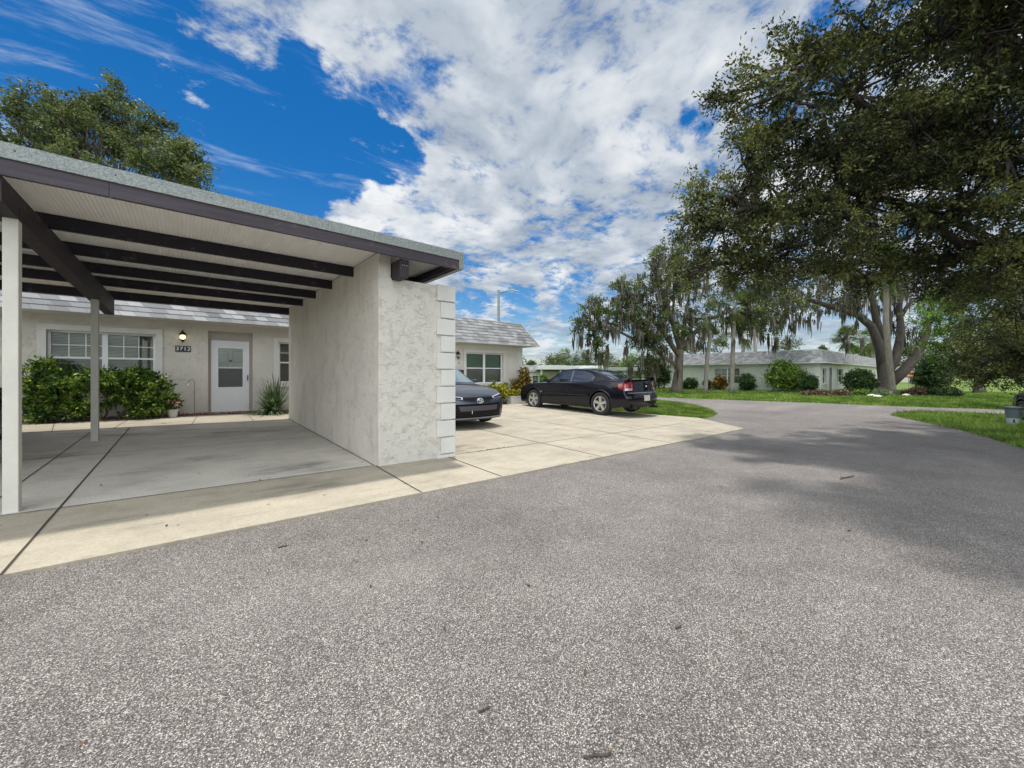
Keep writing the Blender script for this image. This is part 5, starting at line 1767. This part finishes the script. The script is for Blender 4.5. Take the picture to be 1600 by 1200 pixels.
# ---- the big live oak overhanging the street from the right
ob = Vector((*W(14.0, 8.5), -0.2))
fk = Vector((*W(13.6, 8.6), 3.6))
near_blobs = [  # outline of the crown as the photo shows it, then what hangs over the street outside the frame
    (1205, 165, 7.2, 62, 40, .8, 11), (1185, 120, 7.2, 30, 34, .5, 6), (1132, 160, 7.2, 28, 7, .3, 5), (1212, 78, 7.2, 16, 20, .4, 4), (1255, 78, 7.2, 26, 22, .5, 5), (1325, 55, 7.2, 34, 18, .5, 5), (1090, 300, 8.2, 16, 16, .4, 5), (1085, 345, 8.2, 20, 30, .5, 7), (1170, 240, 7.8, 50, 34, .7, 11), (1215, 210, 7.4, 60, 40, .8, 14), (1255, 95, 7.2, 55, 50, .8, 9), (1340, 70, 7.3, 60, 50, .9, 10), (1330, 150, 7.4, 80, 60, 1.0, 21),
    (1460, 70, 7.2, 90, 90, 1.2, 29), (1570, 60, 6.8, 90, 110, 1.3, 33), (1290, 240, 7.6, 110, 60, 1.1, 34), (1430, 220, 7.4, 110, 90, 1.2, 43), (1570, 240, 7.0, 110, 110, 1.4, 48),
    (1150, 300, 8.0, 50, 40, .8, 15), (1120, 355, 8.2, 45, 50, .9, 20), (1210, 330, 8.0, 90, 75, 1.2, 46), (1340, 340, 8.0, 110, 70, 1.3, 53), (1480, 350, 8.0, 110, 75, 1.4, 55), (1590, 400, 8.0, 90, 80, 1.4, 40),
    (1105, 420, 8.8, 42, 34, .8, 17), (1190, 420, 8.8, 80, 45, 1.1, 31), (1300, 425, 9.4, 90, 32, 1.3, 31), (1420, 420, 9.6, 90, 28, 1.3, 31), (1530, 440, 9.6, 80, 34, 1.2, 28), (1600, 500, 9.0, 50, 60, 1.0, 20),
    (1500, 70, 9.5, 100, 80, 1.5, 20), (1350, 260, 10.0, 150, 80, 1.6, 37), (1500, 250, 10.0, 140, 100, 1.6, 37),
    (1510, -60, 7.0, 80, 50, 1.3, 13), (1580, -80, 6.5, 120, 80, 1.5, 22)]
for X_, Y_, Z_, rr_ in [(4.3, 4.4, 9.8, 1.5), (3.5, 5.2, 10.6, 1.3), (5.6, 3.4, 9.6, 1.7), (12, 1, 8, 3.0), (16, 2, 8.5, 3.2), (9, 0.5, 7.2, 2.2), (18, 6, 9, 3.2), (12.5, 4.6, 9.5, 2.6), (7.6, 6.8, 10.4, 1.8), (5.6, 6.0, 9.6, 1.3), (7.0, 5.0, 8.9, 1.5), (8.6, 4.2, 8.2, 1.6), (6.4, 7.2, 11.0, 1.4), (10.0, 2.6, 7.0, 1.5), (10.5, 5.2, 7.5, 2.0), (12.5, 7.2, 9.2, 2.6), (15.5, 6.0, 7.8, 2.6), (16.5, 9.5, 8.2, 2.8), (12.0, 11.0, 8.2, 2.4), (10.0, 8.0, 9.6, 2.0), (8.0, 5.6, 8.6, 1.6), (11.8, 3.6, 6.8, 1.8), (9.2, 9.2, 6.6, 1.5)]:
    near_blobs.append(((*W(X_, Y_), Z_), (rr_, rr_, rr_ * .6), int(42 * rr_)))


def pl_(*pts): return [tuple(at(*p)) for p in pts]


near_limbs = [
    ([tuple(fk)] + pl_((1700, 330, 8.4), (1600, 300, 8.0), (1500, 190, 7.6), (1440, 183, 7.5), (1370, 178, 7.4), (1330, 145, 7.3), (1280, 112, 7.2)), .15, .02),
    ([tuple(fk)] + pl_((1720, 420, 9.0), (1600, 390, 8.8), (1500, 380, 8.6), (1400, 315, 8.2), (1320, 300, 8.0), (1240, 330, 8.0), (1180, 330, 8.0)), .15, .02),
    ([tuple(fk)] + pl_((1700, 160, 7.6), (1600, 90, 7.2), (1480, 60, 7.2), (1420, 50, 7.2)), .15, .02),
    ([tuple(fk)] + pl_((1650, 430, 9.5), (1520, 400, 9.4), (1420, 405, 9.3), (1300, 410, 9.2), (1180, 400, 8.8)), .16, .02)]
tree('oak_tree', 'huge dark live oak whose crown overhangs the street at the right', 'tree', ob, fk, .55, near_blobs, L_OAK, M_BARKD, .084, .036, R=.42, K=13, M=15, dens=.94, seed=21, limbs=near_limbs, jit=.035, flat=.8)

# ---- oak behind the house, top left
tb = at(150, 584, 19); tb.z = -.1
tree('oak_tree', 'broad oak with brownish green crown rising behind the carport roof at the left', 'tree', tb, at(150, 420, 19), .38,
     [(20, 235, 19, 55, 50, 1.8, 30), (85, 200, 19, 55, 50, 1.8, 32), (150, 215, 19, 60, 55, 2, 40), (60, 285, 18, 60, 40, 2, 28), (150, 290, 18, 70, 40, 2, 34), (180, 152, 19, 24, 22, .9, 9), (135, 165, 19, 20, 16, .8, 5),
      (215, 210, 19, 50, 38, 1.6, 26), (250, 260, 18.5, 50, 38, 1.7, 26), (295, 265, 18.5, 22, 32, 1, 10), (100, 160, 19, 40, 22, 1, 10), (30, 180, 19, 30, 22, 1, 8), (-60, 240, 19, 60, 60, 2, 24), (290, 230, 18.5, 16, 14, .6, 4)],
     L_OAKB, M_BARK, .14, .075, R=.68, K=12, M=16, dens=1.25, seed=31, jit=.06)

# ---- the mossy oak in the middle distance
mbp = ground(1057, 612.5); mb0 = Vector((mbp[0], mbp[1], g(*mbp)))
MY = 31.5
tree('oak_tree', 'old oak hung with grey moss standing at the left end of the pale green house', 'tree', mb0, at(1063, 540, MY), .42,
     [(925, 480, MY, 22, 18, 1, 10), (912, 508, MY, 18, 14, 1, 8), (945, 500, MY, 26, 22, 1.2, 14), (935, 525, MY, 16, 20, 1, 8), (975, 440, MY, 24, 14, 1, 7), (1010, 460, MY, 36, 32, 2, 20), (1030, 410, MY, 34, 22, 1.6, 14), (1045, 450, MY, 34, 30, 2, 18),
      (1000, 510, MY, 30, 34, 2, 22), (1030, 520, MY, 30, 34, 2, 18), (1080, 430, MY, 34, 40, 2, 22), (1100, 490, MY, 36, 34, 2, 20), (1012, 560, MY, 22, 28, 1.4, 14), (1140, 455, MY, 34, 34, 2, 20), (1165, 490, MY, 34, 26, 2, 18), (1200, 500, MY, 32, 26, 2, 16), (1222, 470, MY, 28, 24, 2, 12), (1190, 450, MY, 40, 30, 2, 16), (1055, 400, MY, 40, 24, 2, 16), (975, 480, MY, 40, 30, 2, 16), (1060, 510, MY, 40, 30, 2, 12)],
     L_OAKB, M_BARK, .18, .095, R=.8, K=10, M=13, seed=41, moss=330, moss_len=1.4, jit=.08,
     limbs=[(pl_((1063, 545, MY), (1050, 500, MY), (1035, 455, MY), (1022, 425, MY)), .26, .06), (pl_((1065, 545, MY), (1085, 520, MY), (1110, 497, MY), (1140, 487, MY)), .26, .07),
            (pl_((1060, 555, MY), (1030, 510, MY), (985, 470, MY), (955, 445, MY)), .22, .05), (pl_((1064, 545, MY), (1072, 490, MY), (1078, 450, MY)), .22, .06), (pl_((1055, 570, MY), (1012, 540, MY), (960, 515, MY), (920, 505, MY)), .16, .04)])

# ---- the forked oak
fbp = ground(1381, 612.0); fb = Vector((fbp[0], fbp[1], g(*fbp)))
FY = 33.5
tree('oak_tree', 'dark forked oak with spreading moss hung limbs behind the leaning palm trunk', 'tree', fb, at(1382, 560, FY), .50,
     [(1240, 478, FY, 46, 14, 2, 16), (1300, 468, FY, 50, 18, 2, 20), (1360, 450, FY, 50, 24, 2, 20), (1420, 440, FY, 50, 30, 2, 20), (1465, 470, FY, 34, 34, 2, 12), (1440, 520, FY, 22, 24, 1.2, 7), (1330, 520, FY, 24, 14, 1, 4), (1400, 500, FY, 20, 20, 1, 3), (1300, 430, FY, 60, 20, 2, 18), (1230, 450, FY, 40, 20, 2, 14)],
     L_OAK, M_BARKD, .17, .085, R=.75, K=9, M=10, seed=51, moss=260, moss_len=1.25, jit=.08,
     limbs=[(pl_((1381, 590, FY), (1376, 545, FY), (1362, 510, FY), (1340, 492, FY), (1300, 480, FY), (1262, 468, FY), (1225, 462, FY)), .42, .14),
            (pl_((1378, 530, FY), (1368, 495, FY), (1362, 465, FY), (1350, 440, FY)), .34, .12), (pl_((1384, 585, FY), (1400, 560, FY), (1408, 520, FY), (1405, 480, FY), (1412, 445, FY)), .42, .14),
            (pl_((1390, 598, FY), (1412, 580, FY), (1432, 558, FY), (1448, 520, FY), (1452, 485, FY), (1470, 455, FY)), .50, .12), (pl_((1404, 500, FY), (1420, 475, FY), (1440, 460, FY)), .2, .07),
            (pl_((1392, 600, FY), (1384, 550, FY), (1390, 500, FY), (1386, 450, FY)), .35, .12)])

# ---- green tree and dark tree at the right
tree('tree', 'bright green leafy tree between the forked oak and the right edge', 'tree', at(1530, 600, 24).xyz - Vector((0, 0, .5)), at(1528, 560, 24), .22,
     [(1470, 475, 24, 26, 30, 1.4, 18), (1500, 450, 24, 34, 34, 1.6, 24), (1490, 520, 24, 34, 34, 1.6, 24), (1530, 500, 24, 34, 40, 1.8, 28), (1465, 540, 24, 18, 16, 1, 6), (1540, 440, 24, 34, 30, 1.6, 18), (1510, 555, 24, 34, 22, 1.6, 22), (1450, 500, 24, 14, 22, 1, 8), (1560, 560, 24, 34, 26, 1.6, 20)],
     L_BRIGHT, M_BARK, .14, .075, R=.6, K=10, M=12, seed=61, jit=.06)
tree('oak_tree', 'dark drooping oak at the right edge above the bin', 'tree', Vector((*W(24.5, 16.5), -.25)), Vector((*W(24.2, 16.5), 3.2)), .35,
     [(1545, 560, 17.5, 40, 34, 1.5, 30), (1580, 500, 17, 40, 50, 1.8, 40), (1590, 590, 16.5, 26, 26, 1.0, 14), (1520, 590, 18, 26, 14, 1, 10), (1620, 540, 16.5, 50, 70, 1.8, 40), (1500, 545, 19, 22, 22, 1, 10), (1600, 440, 17, 50, 40, 1.8, 30), (1555, 520, 17, 40, 40, 1.6, 34), (1600, 560, 16.5, 40, 40, 1.6, 34)],
     L_OAK, M_BARKD, .11, .05, R=.55, K=10, M=13, seed=71, jit=.05)

# ---- palms
def gz_(px, Y): 
    p = at(px, 600, Y); return Vector((p.x, p.y, g(p.x, p.y) - .03))
palm('palm_tree', 'tall bare palm trunk leaning in front of the forked oak', [gz_(1396, 29), at(1389, 560, 29), at(1384, 500, 29), at(1385, 460, 29), at(1380, 415, 29)], .20, .16, 2.4, 22, 3)
palm('palm_tree', 'slim curving palm beside the mossy oak, left of the two before the green house', [gz_(1102, 31), at(1105, 560, 31), at(1109, 530, 31), at(1103, 492, 31)], .17, .13, 1.7, 10, 4)
palm('palm_tree', 'straight palm with brown skirt before the window of the green house', [gz_(1143, 31), at(1145, 550, 31), at(1148, 480, 31)], .18, .14, 1.8, 10, 5, dead=16)
palm('palm_tree', 'small palm behind the green house roof, nearer to the straight palm', [gz_(1160, 58), at(1161, 545, 58), at(1159, 518, 58)], .26, .2, 3.0, 26, 6)
palm('palm_tree', 'taller thin palm trunk behind the roof of the green house', [gz_(1181, 55), at(1180, 540, 55), at(1174, 478, 55)], .26, .2, 3.0, 22, 7)
palm('palm_tree', 'bushy fan palm standing above the roof right of the pale green house corner', [gz_(1327, 68), at(1326, 545, 68), at(1325, 527, 68)], .3, .25, 3.0, 34, 8)
palm('palm_tree', 'palm with brown trunk just left of the forked oak above the roof', [gz_(1364, 60), at(1365, 545, 60), at(1362, 528, 60)], .3, .25, 2.6, 24, 9)
palm('palm_tree', 'small distant palm above the dark sedan roof', [gz_(884, 95), at(883, 565, 95), at(882, 556, 95)], .3, .25, 2.6, 26, 10)

# ---- distant trees
far_list = [
    (868, 100, 561, 22, 10, L_OAKB, 'distant loose tree left of the small palm beyond the house corner'),
    (912, 100, 556, 20, 12, L_OAKB, 'distant dark spreading tree right of the small palm'),
    (943, 100, 553, 14, 14, L_OAK, 'distant narrow dark pine above the far carports'),
    (900, 90, 570, 34, 10, L_DSHRUB, 'distant low dark tree just above the white carport roof'),
    (962, 92, 568, 32, 12, L_OAKB, 'distant rounded olive tree beyond the white carports'),
    (990, 88, 563, 22, 16, L_BRIGHT, 'distant yellow green tree left of the mossy oak'),
    (830, 110, 568, 8, 5, L_OAKB, 'tiny distant treetop beside the cream house corner'),
    (1085, 70, 540, 20, 14, L_OAKB, 'loose tree behind the green house roof between oak and palms'),
    (1125, 75, 532, 18, 26, L_OAKB, 'sparse tall tree behind the green house between the two palm trunks'),
    (1230, 80, 536, 26, 16, L_OAKB, 'sparse open crowned tree above the middle of the green house roof'),
    (1285, 95, 545, 8, 5, L_OAKB, 'tiny treetop above the green house roof corner'),
    (1350, 75, 545, 22, 14, L_BRIGHT, 'green tree behind the roof between two fan palms'),
    (1425, 60, 545, 24, 26, L_OAKB, 'mid distance tree seen between the limbs of the forked oak'),
    (1475, 62, 560, 34, 34, L_OAKB, 'tree right of the forked oak on the far lawn'),
    (1530, 66, 555, 36, 38, L_DSHRUB, 'dark tree at the far side of the sunlit lawn'),
    (1590, 66, 560, 40, 40, L_OAKB, 'tree at the right end of the far lawn'),
    (1650, 66, 550, 40, 40, L_OAKB, 'tree past the right edge of the far lawn'),
    (1035, 80, 560, 26, 20, L_DSHRUB, 'dark tree behind the trunk of the mossy oak')]
for i, (px, Y, py, rx, rz_, lm, lab) in enumerate(far_list):
    k = Y / 600; b0 = gz_(px, Y); sp = rx < 27 and px > 1080 and px < 1300
    tree('distant_tree', lab, 'tree', b0, at(px, min(py + rz_ * .8, 586), Y), .25,
         [(px, py, Y, rx * .7, rz_ * .75, rx * k * .6, int((7 if sp else 12) + rx * .35)), (px - rx * .5, py + rz_ * .3, Y, rx * .45, rz_ * .55, rx * k * .4, 6 if sp else 10), (px + rx * .5, py + rz_ * .25, Y, rx * .45, rz_ * .6, rx * k * .4, 6 if sp else 10)] +
         ([] if sp or py + rz_ > 582 else [(px, py + rz_ * .9, Y, rx * .9, rz_ * .5, rx * k * .5, 12)]),
         lm, M_BARK, .30, .16, R=min(1.5, rx * k * .42), K=7, M=9, seed=100 + i, group='distant trees beyond the houses', jit=.14, shell=.3)


def far_hedge():
    # the closed wood that shuts the horizon
    r = np.random.default_rng(9); C = []
    for _ in range(1500):
        px = r.uniform(-900, 2600); Y = r.uniform(118, 140); X = (px - 800) / 600 * Y
        x, y = W(X, Y); C.append((x, y, g(x, y) + abs(r.normal(0, 1)) * 1.5 + r.uniform(0, 2.4)))
    Q, _ = clump_leaves(np.array(C), 2.6, 6, 8, .9, .5, r, .7, .2, jit=.3)
    o = quads_object('far_wood', Q, L_OAKB); tag(o, 'far off wood closing the horizon behind the houses', 'wood', kind='stuff')


far_hedge()

# ---- shrubs at the cream house
G0 = g(-1.5, 12.9) + .02
bush('shrub', 'large glossy green shrub under the left window behind the slim post', 'shrub', (-1.5, 12.8, G0),
     [((-2.38, 12.95, 1.40), (.25, .2, .25), 11), ((-2.45, 12.85, .80), (.45, .3, .42), 30), ((-1.9, 12.9, 1.12), (.42, .3, .28), 26), ((-1.4, 12.85, 1.12), (.42, .3, .30), 28), ((-.95, 12.9, 1.15), (.36, .28, .32), 24),
      ((-.62, 12.9, .95), (.32, .28, .32), 20), ((-1.0, 12.7, .72), (.42, .3, .26), 18), ((-1.85, 12.7, .62), (.34, .3, .30), 16), ((-.42, 12.8, .55), (.24, .24, .24), 12), ((-2.35, 12.7, .42), (.26, .25, .2), 9), ((-.75, 12.65, .40), (.35, .3, .14), 8)],
     L_SHRUB, .105, .045, R=.20, K=8, M=9, seed=81, droop=.25)
pot = (-.24, 12.72)
pt = thing('flower_pot', 'small white pot of pink flowers at the right end of the large shrub', 'flower pot', (pot[0], pot[1], g(*pot) + .028))
b_ = MB(); b_.lathe([(0, 0), (.075, 0), (.105, .17), (.115, .17), (.118, .20), (.10, .20), (.095, .16), (0, .155)], (0, 0, 0), 20); b_.build('pot', M_TRIM, pt, smooth=False)
C_ = in_blob((0, 0, .31), (.13, .13, .10), 14, RG); Q, _ = clump_leaves(C_, .09, 6, 6, .05, .03, RG, jit=.015); quads_object('leaves', Q, L_SHRUB, pt)
C_ = in_blob((0, 0, .36), (.15, .15, .10), 26, RG); Q, _ = clump_leaves(C_, .03, 5, 3, .035, .028, RG, jit=.008); quads_object('flowers', Q, L_FLOWER, pt)


def strap_plant(name, label, x, y, n, L, seed, leafm, up0=.4):
    r = random.Random(seed); z = g(x, y) + .02; V = []
    for k in range(n):
        az = r.uniform(0, 2 * PI); el = r.uniform(up0, 1.5); d = Vector((math.cos(az) * math.cos(el), math.sin(az) * math.cos(el), math.sin(el)))
        ln = L * r.uniform(.6, 1.1); p = Vector((x + r.uniform(-.06, .06), y + r.uniform(-.06, .06), z)); side = d.cross(Vector((0, 0, 1))).normalized() * .016; prev = p; w0 = .7
        for j in range(6):
            t = (j + 1) / 6; q_ = p + d * ln * t + Vector((0, 0, -.75 * ln * t * t * math.cos(el))); w1 = (1, 1, .9, .7, .4, .05)[j]
            V.append([tuple(prev - side * w0), tuple(prev + side * w0), tuple(q_ + side * w1), tuple(q_ - side * w1)]); prev = q_; w0 = w1
    t = thing(name, label, 'plant', (x, y, z)); quads_object('leaves', np.array(V), leafm, t, org=(x, y, z))
    b_ = MB((x, y, z)); b_.lathe([(.07, -.02), (.06, .06), (0, .10)], (x, y, z), 10); b_.build('crown_base', M_BARK, t); return t


strap_plant('spider_plant', 'mound of arching strap leaves at the foot of the wall right of the door', 1.84, 12.62, 460, 1.0, 5, L_STRAP, -.1)
strap_plant('young_palm', 'tall thin leaved plant in front of the second window', 2.0, 12.95, 46, 1.5, 6, L_STRAP, .95)

bush('shrub', 'rounded yellow and green variegated shrub under the far window', 'shrub', (10.05, 12.85, g(10, 12.8)),
     [((10.0, 12.85, .50), (.62, .4, .40), 60), ((10.3, 12.85, .62), (.5, .35, .26), 34), ((9.6, 12.85, .45), (.35, .3, .30), 20)], L_YELLOW, .085, .045, R=.15, K=8, M=9, seed=82)
bush('croton_shrub', 'red and yellow croton at the quoined corner of the cream house', 'shrub', (11.75, 13.0, g(11.7, 13)),
     [((11.75, 13.0, .85), (.35, .3, .45), 30), ((11.7, 12.95, 1.30), (.2, .2, .25), 10), ((11.3, 12.95, .7), (.3, .25, .3), 16)], L_CROTON, .17, .045, R=.2, K=7, M=7, seed=83)
pb = thing('planter', 'low white planter box of yellow flowers between the shrub and the dark sedan', 'planter', (11.05, 12.72, g(11, 12.7) + .02))
b_ = MB(); b_.box((-.42, -.16, 0), (.42, .16, .30)); b_.box((-.44, -.18, .30), (.44, .18, .335)); b_.build('box', M_TRIM, pb, bevel=.008)
C_ = in_blob((0, 0, .48), (.38, .14, .14), 40, RG); Q, _ = clump_leaves(C_, .10, 6, 7, .06, .035, RG, jit=.02); quads_object('flowers', Q, L_YELLOW, pb)


# ---- shrubs across the street
def shrub_px(label, px0, px1, ytop, ybase, leafm, seed, ll=.15, Y=None, n=60, name='shrub', cat='shrub', lw=None, dep=1.0):
    pm = (px0 + px1) / 2
    if Y is None:
        s_, t_ = ground(pm, ybase); Y = SA * s_ + CA * t_
    k = Y / 600; c = at(pm, 584, Y); z0_ = g(c.x, c.y); H = CAM_H + (584 - ytop) * k - z0_; hw_ = (px1 - px0) / 2 * k
    bl = [((c.x, c.y, z0_ + H * .45), (hw_ * .75, hw_ * .6 * dep, H * .40), n), ((c.x, c.y, z0_ + H * .72), (hw_ * .45, hw_ * .4 * dep, H * .22), n // 3)]
    r = random.Random(seed)
    for _ in range(4):
        f = r.uniform(-.7, .7); q_ = at(pm + (px1 - px0) / 2 * f, 584, Y); bl.append(((q_.x, q_.y, z0_ + H * r.uniform(.3, .62)), (hw_ * .28, hw_ * .3, H * .26), n // 6))
    return bush(name, label, cat, (c.x, c.y, z0_), bl, leafm, ll, lw or ll * .5, R=min(hw_, H) * .28 + .08, K=8, M=8, seed=seed, jit=.05)


shrub_px('dark shrub right of the mossy oak trunk against the pale green house', 1066, 1094, 590, 612, L_DSHRUB, 201, Y=37)
shrub_px('yellow and red croton under the window of the pale green house', 1112, 1136, 588, 611.5, L_CROTON, 202, Y=36, ll=.2, name='croton_shrub')
shrub_px('small dark bush just left of the yellow croton', 1099, 1113, 594, 611, L_DSHRUB, 203, Y=37, n=30)
shrub_px('medium green bush right of the straight palm', 1148, 1186, 584, 613, L_DSHRUB, 204, Y=34)
shrub_px('largest dark green bush in front of the pale green house', 1190, 1258, 562, 616, L_SHRUB, 205, Y=32.5, n=150, ll=.17)
shrub_px('low bush between the largest bush and the quoined corner of the green house', 1250, 1279, 585, 615, L_DSHRUB, 206, Y=31, n=50)
shrub_px('wide green bush beside the door of the pale green house', 1314, 1371, 576, 612, L_DSHRUB, 207, Y=31.5, n=110)
shrub_px('dark overgrown thicket behind the mossy oak trunk', 1006, 1052, 555, 612, L_DSHRUB, 208, Y=38, n=140)
shrub_px('clipped grey green ball bush at the foot of the leaning palm', 1363, 1391, 609, 623.5, L_GREY, 209, Y=26.5, ll=.09, n=60)
shrub_px('clipped light green mound left of the ball bush', 1331, 1362, 610, 622, L_SHRUB, 210, Y=27, ll=.09, n=50)
shrub_px('low bed of red and bronze foliage before the green house', 1255, 1305, 612, 622.5, L_RED, 211, Y=26.5, ll=.12, n=60, name='flower_bed', cat='flower bed', dep=.5)
shrub_px('low bed of pinkish foliage left of the clipped mounds', 1300, 1336, 612, 623, L_RED, 212, Y=26.5, ll=.12, n=50, name='flower_bed', cat='flower bed', dep=.5)
shrub_px('dark layered evergreen shrub right of the forked oak', 1430, 1486, 552, 613, L_DSHRUB, 213, Y=29, n=170, ll=.16)
shrub_px('low dark reddish hedge on the lawn right of the leaning palm', 1408, 1460, 607, 620, L_RED, 214, Y=27, n=60, ll=.12, name='hedge', cat='hedge', dep=.6)
shrub_px('low dark green hedge tapering onto the right lawn', 1450, 1516, 607, 622, L_DSHRUB, 215, Y=26, n=90, ll=.12, name='hedge', cat='hedge', dep=.6)
shrub_px('bright green shrub beyond the cream house corner left of the sedan', 842, 858, 583, 598, L_BRIGHT, 216, Y=40, n=40)
for i, (px, py, Y, lab) in enumerate([(1362, 620, 26, 'white stone between the clipped mound and the ball bush'), (1416, 617.5, 26.5, 'flat white stone at the left end of the dark hedge'), (1371, 625, 25, 'low pale stone in front of the ball bush')]):
    c = at(px, py, Y); z0_ = g(c.x, c.y); s = thing('garden_stone', lab, 'stone', (c.x, c.y, z0_), group='white garden stones')
    bm = bmesh.new(); bmesh.ops.create_icosphere(bm, subdivisions=3, radius=.22)
    rr = random.Random(i)
    for v in bm.verts:
        nv = v.co.normalized(); v.co *= 1 + .12 * math.sin(nv.x * 5 + i) * math.cos(nv.y * 4); v.co.z = v.co.z * .45 + .05; v.co.x *= 1.5
    me = bpy.data.meshes.new('stone'); bm.to_mesh(me); bm.free(); me.materials.append(mat('white_stone', (.55, .54, .50), .9, var=.15)); link_mesh('stone', me, s)

# patio umbrella
uc = at(1420, 584, 36); uz = g(uc.x, uc.y)
um = thing('patio_umbrella', 'orange and pink striped patio umbrella behind the dark evergreen shrub', 'umbrella', (uc.x, uc.y, uz))
b_ = MB(); b_.tube([(0, 0, 0), (0, 0, 1.93)], .025, 8); b_.build('pole', M_TRIM, um)
b_ = MB(); n = 8; z1_, z0_ = 1.95, 1.30
for k in range(n):
    a0, a1 = k * 2 * PI / n, (k + 1) * 2 * PI / n; R0 = 1.25
    b_.add([(0, 0, z1_), (R0 * math.cos(a0), R0 * math.sin(a0), z0_), (R0 * math.cos(a1), R0 * math.sin(a1), z0_), (R0 * math.cos(a1), R0 * math.sin(a1), z0_ - .12), (R0 * math.cos(a0), R0 * math.sin(a0), z0_ - .12)], [(0, 1, 2), (1, 4, 3, 2)], k % 2)
b_.build('canopy', [mat('umbrella_orange', (.36, .13, .07), .8), mat('umbrella_pink', (.34, .22, .20), .8)], um, fix=False)


# ================================================================== GRASS
def in_poly(x, y, poly):
    inside = np.zeros(len(x), bool); n = len(poly); j = n - 1
    for i in range(n):
        xi, yi = poly[i]; xj, yj = poly[j]
        c = ((yi > y) != (yj > y)) & (x < (xj - xi) * (y - yi) / (yj - yi + 1e-12) + xi)
        inside ^= c; j = i
    return inside


def blades(name, poly, n, h, wd, seed, near=None, label=''):
    r = np.random.default_rng(seed); P = np.array(poly); lo = P.min(0); hi = P.max(0)
    pts = []
    tot = 0
    while tot < n:
        x = r.uniform(lo[0], hi[0], n); y = r.uniform(lo[1], hi[1], n); ok = in_poly(x, y, poly)
        if near is not None:
            X = CA * x - SA * y; Y = SA * x + CA * y
            ok &= (r.uniform(0, 1, n) < (near / np.maximum(Y, near)) ** 1.5) & (Y > 2)
        pts.append(np.stack([x[ok], y[ok]], 1)); tot += ok.sum()
    p = np.concatenate(pts)[:n]
    p = p + r.normal(0, .035, (n, 2))
    z = np.array([g(a, b2) for a, b2 in p])
    B = np.concatenate([p, z[:, None]], 1)
    a = r.uniform(0, 2 * PI, n); tall = r.uniform(.5, 1.3, n) * np.where(r.uniform(0, 1, n) < .03, 1.7, 1)
    lean = r.normal(0, .45, (n, 2)) * (h * tall)[:, None]
    side = np.stack([np.cos(a), np.sin(a), np.zeros(n)], 1) * wd
    top = B.copy(); top[:, 2] += h * tall; top[:, :2] += lean
    V = np.stack([B - side, B + side, top], 1)
    o = quads_object(name, V, L_GRASS); tag(o, label, 'grass', kind='stuff'); return o


island_poly = [(12.6, 12.6), (12.55, 7.3), (13.05, 5.75)] + isl[0:] + [GP(905, 623.2)]
blades('grass', island_poly, 60000, .09, .010, 1, near=14, label='bright green grass island behind the dark sedan')
nl = nearlawn + [W(22, 5), W(34, 12), W(34, 16)]
blades('grass', nl, 90000, .10, .009, 2, near=8, label='green lawn at the right of the street around the bin')
fl = [farside[i] for i in range(len(farside))] + [W(40, 30), W(30, 44), W(4, 42)]
blades('grass', fl, 90000, .10, .018, 3, near=20, label='green lawn along the front of the pale green house')
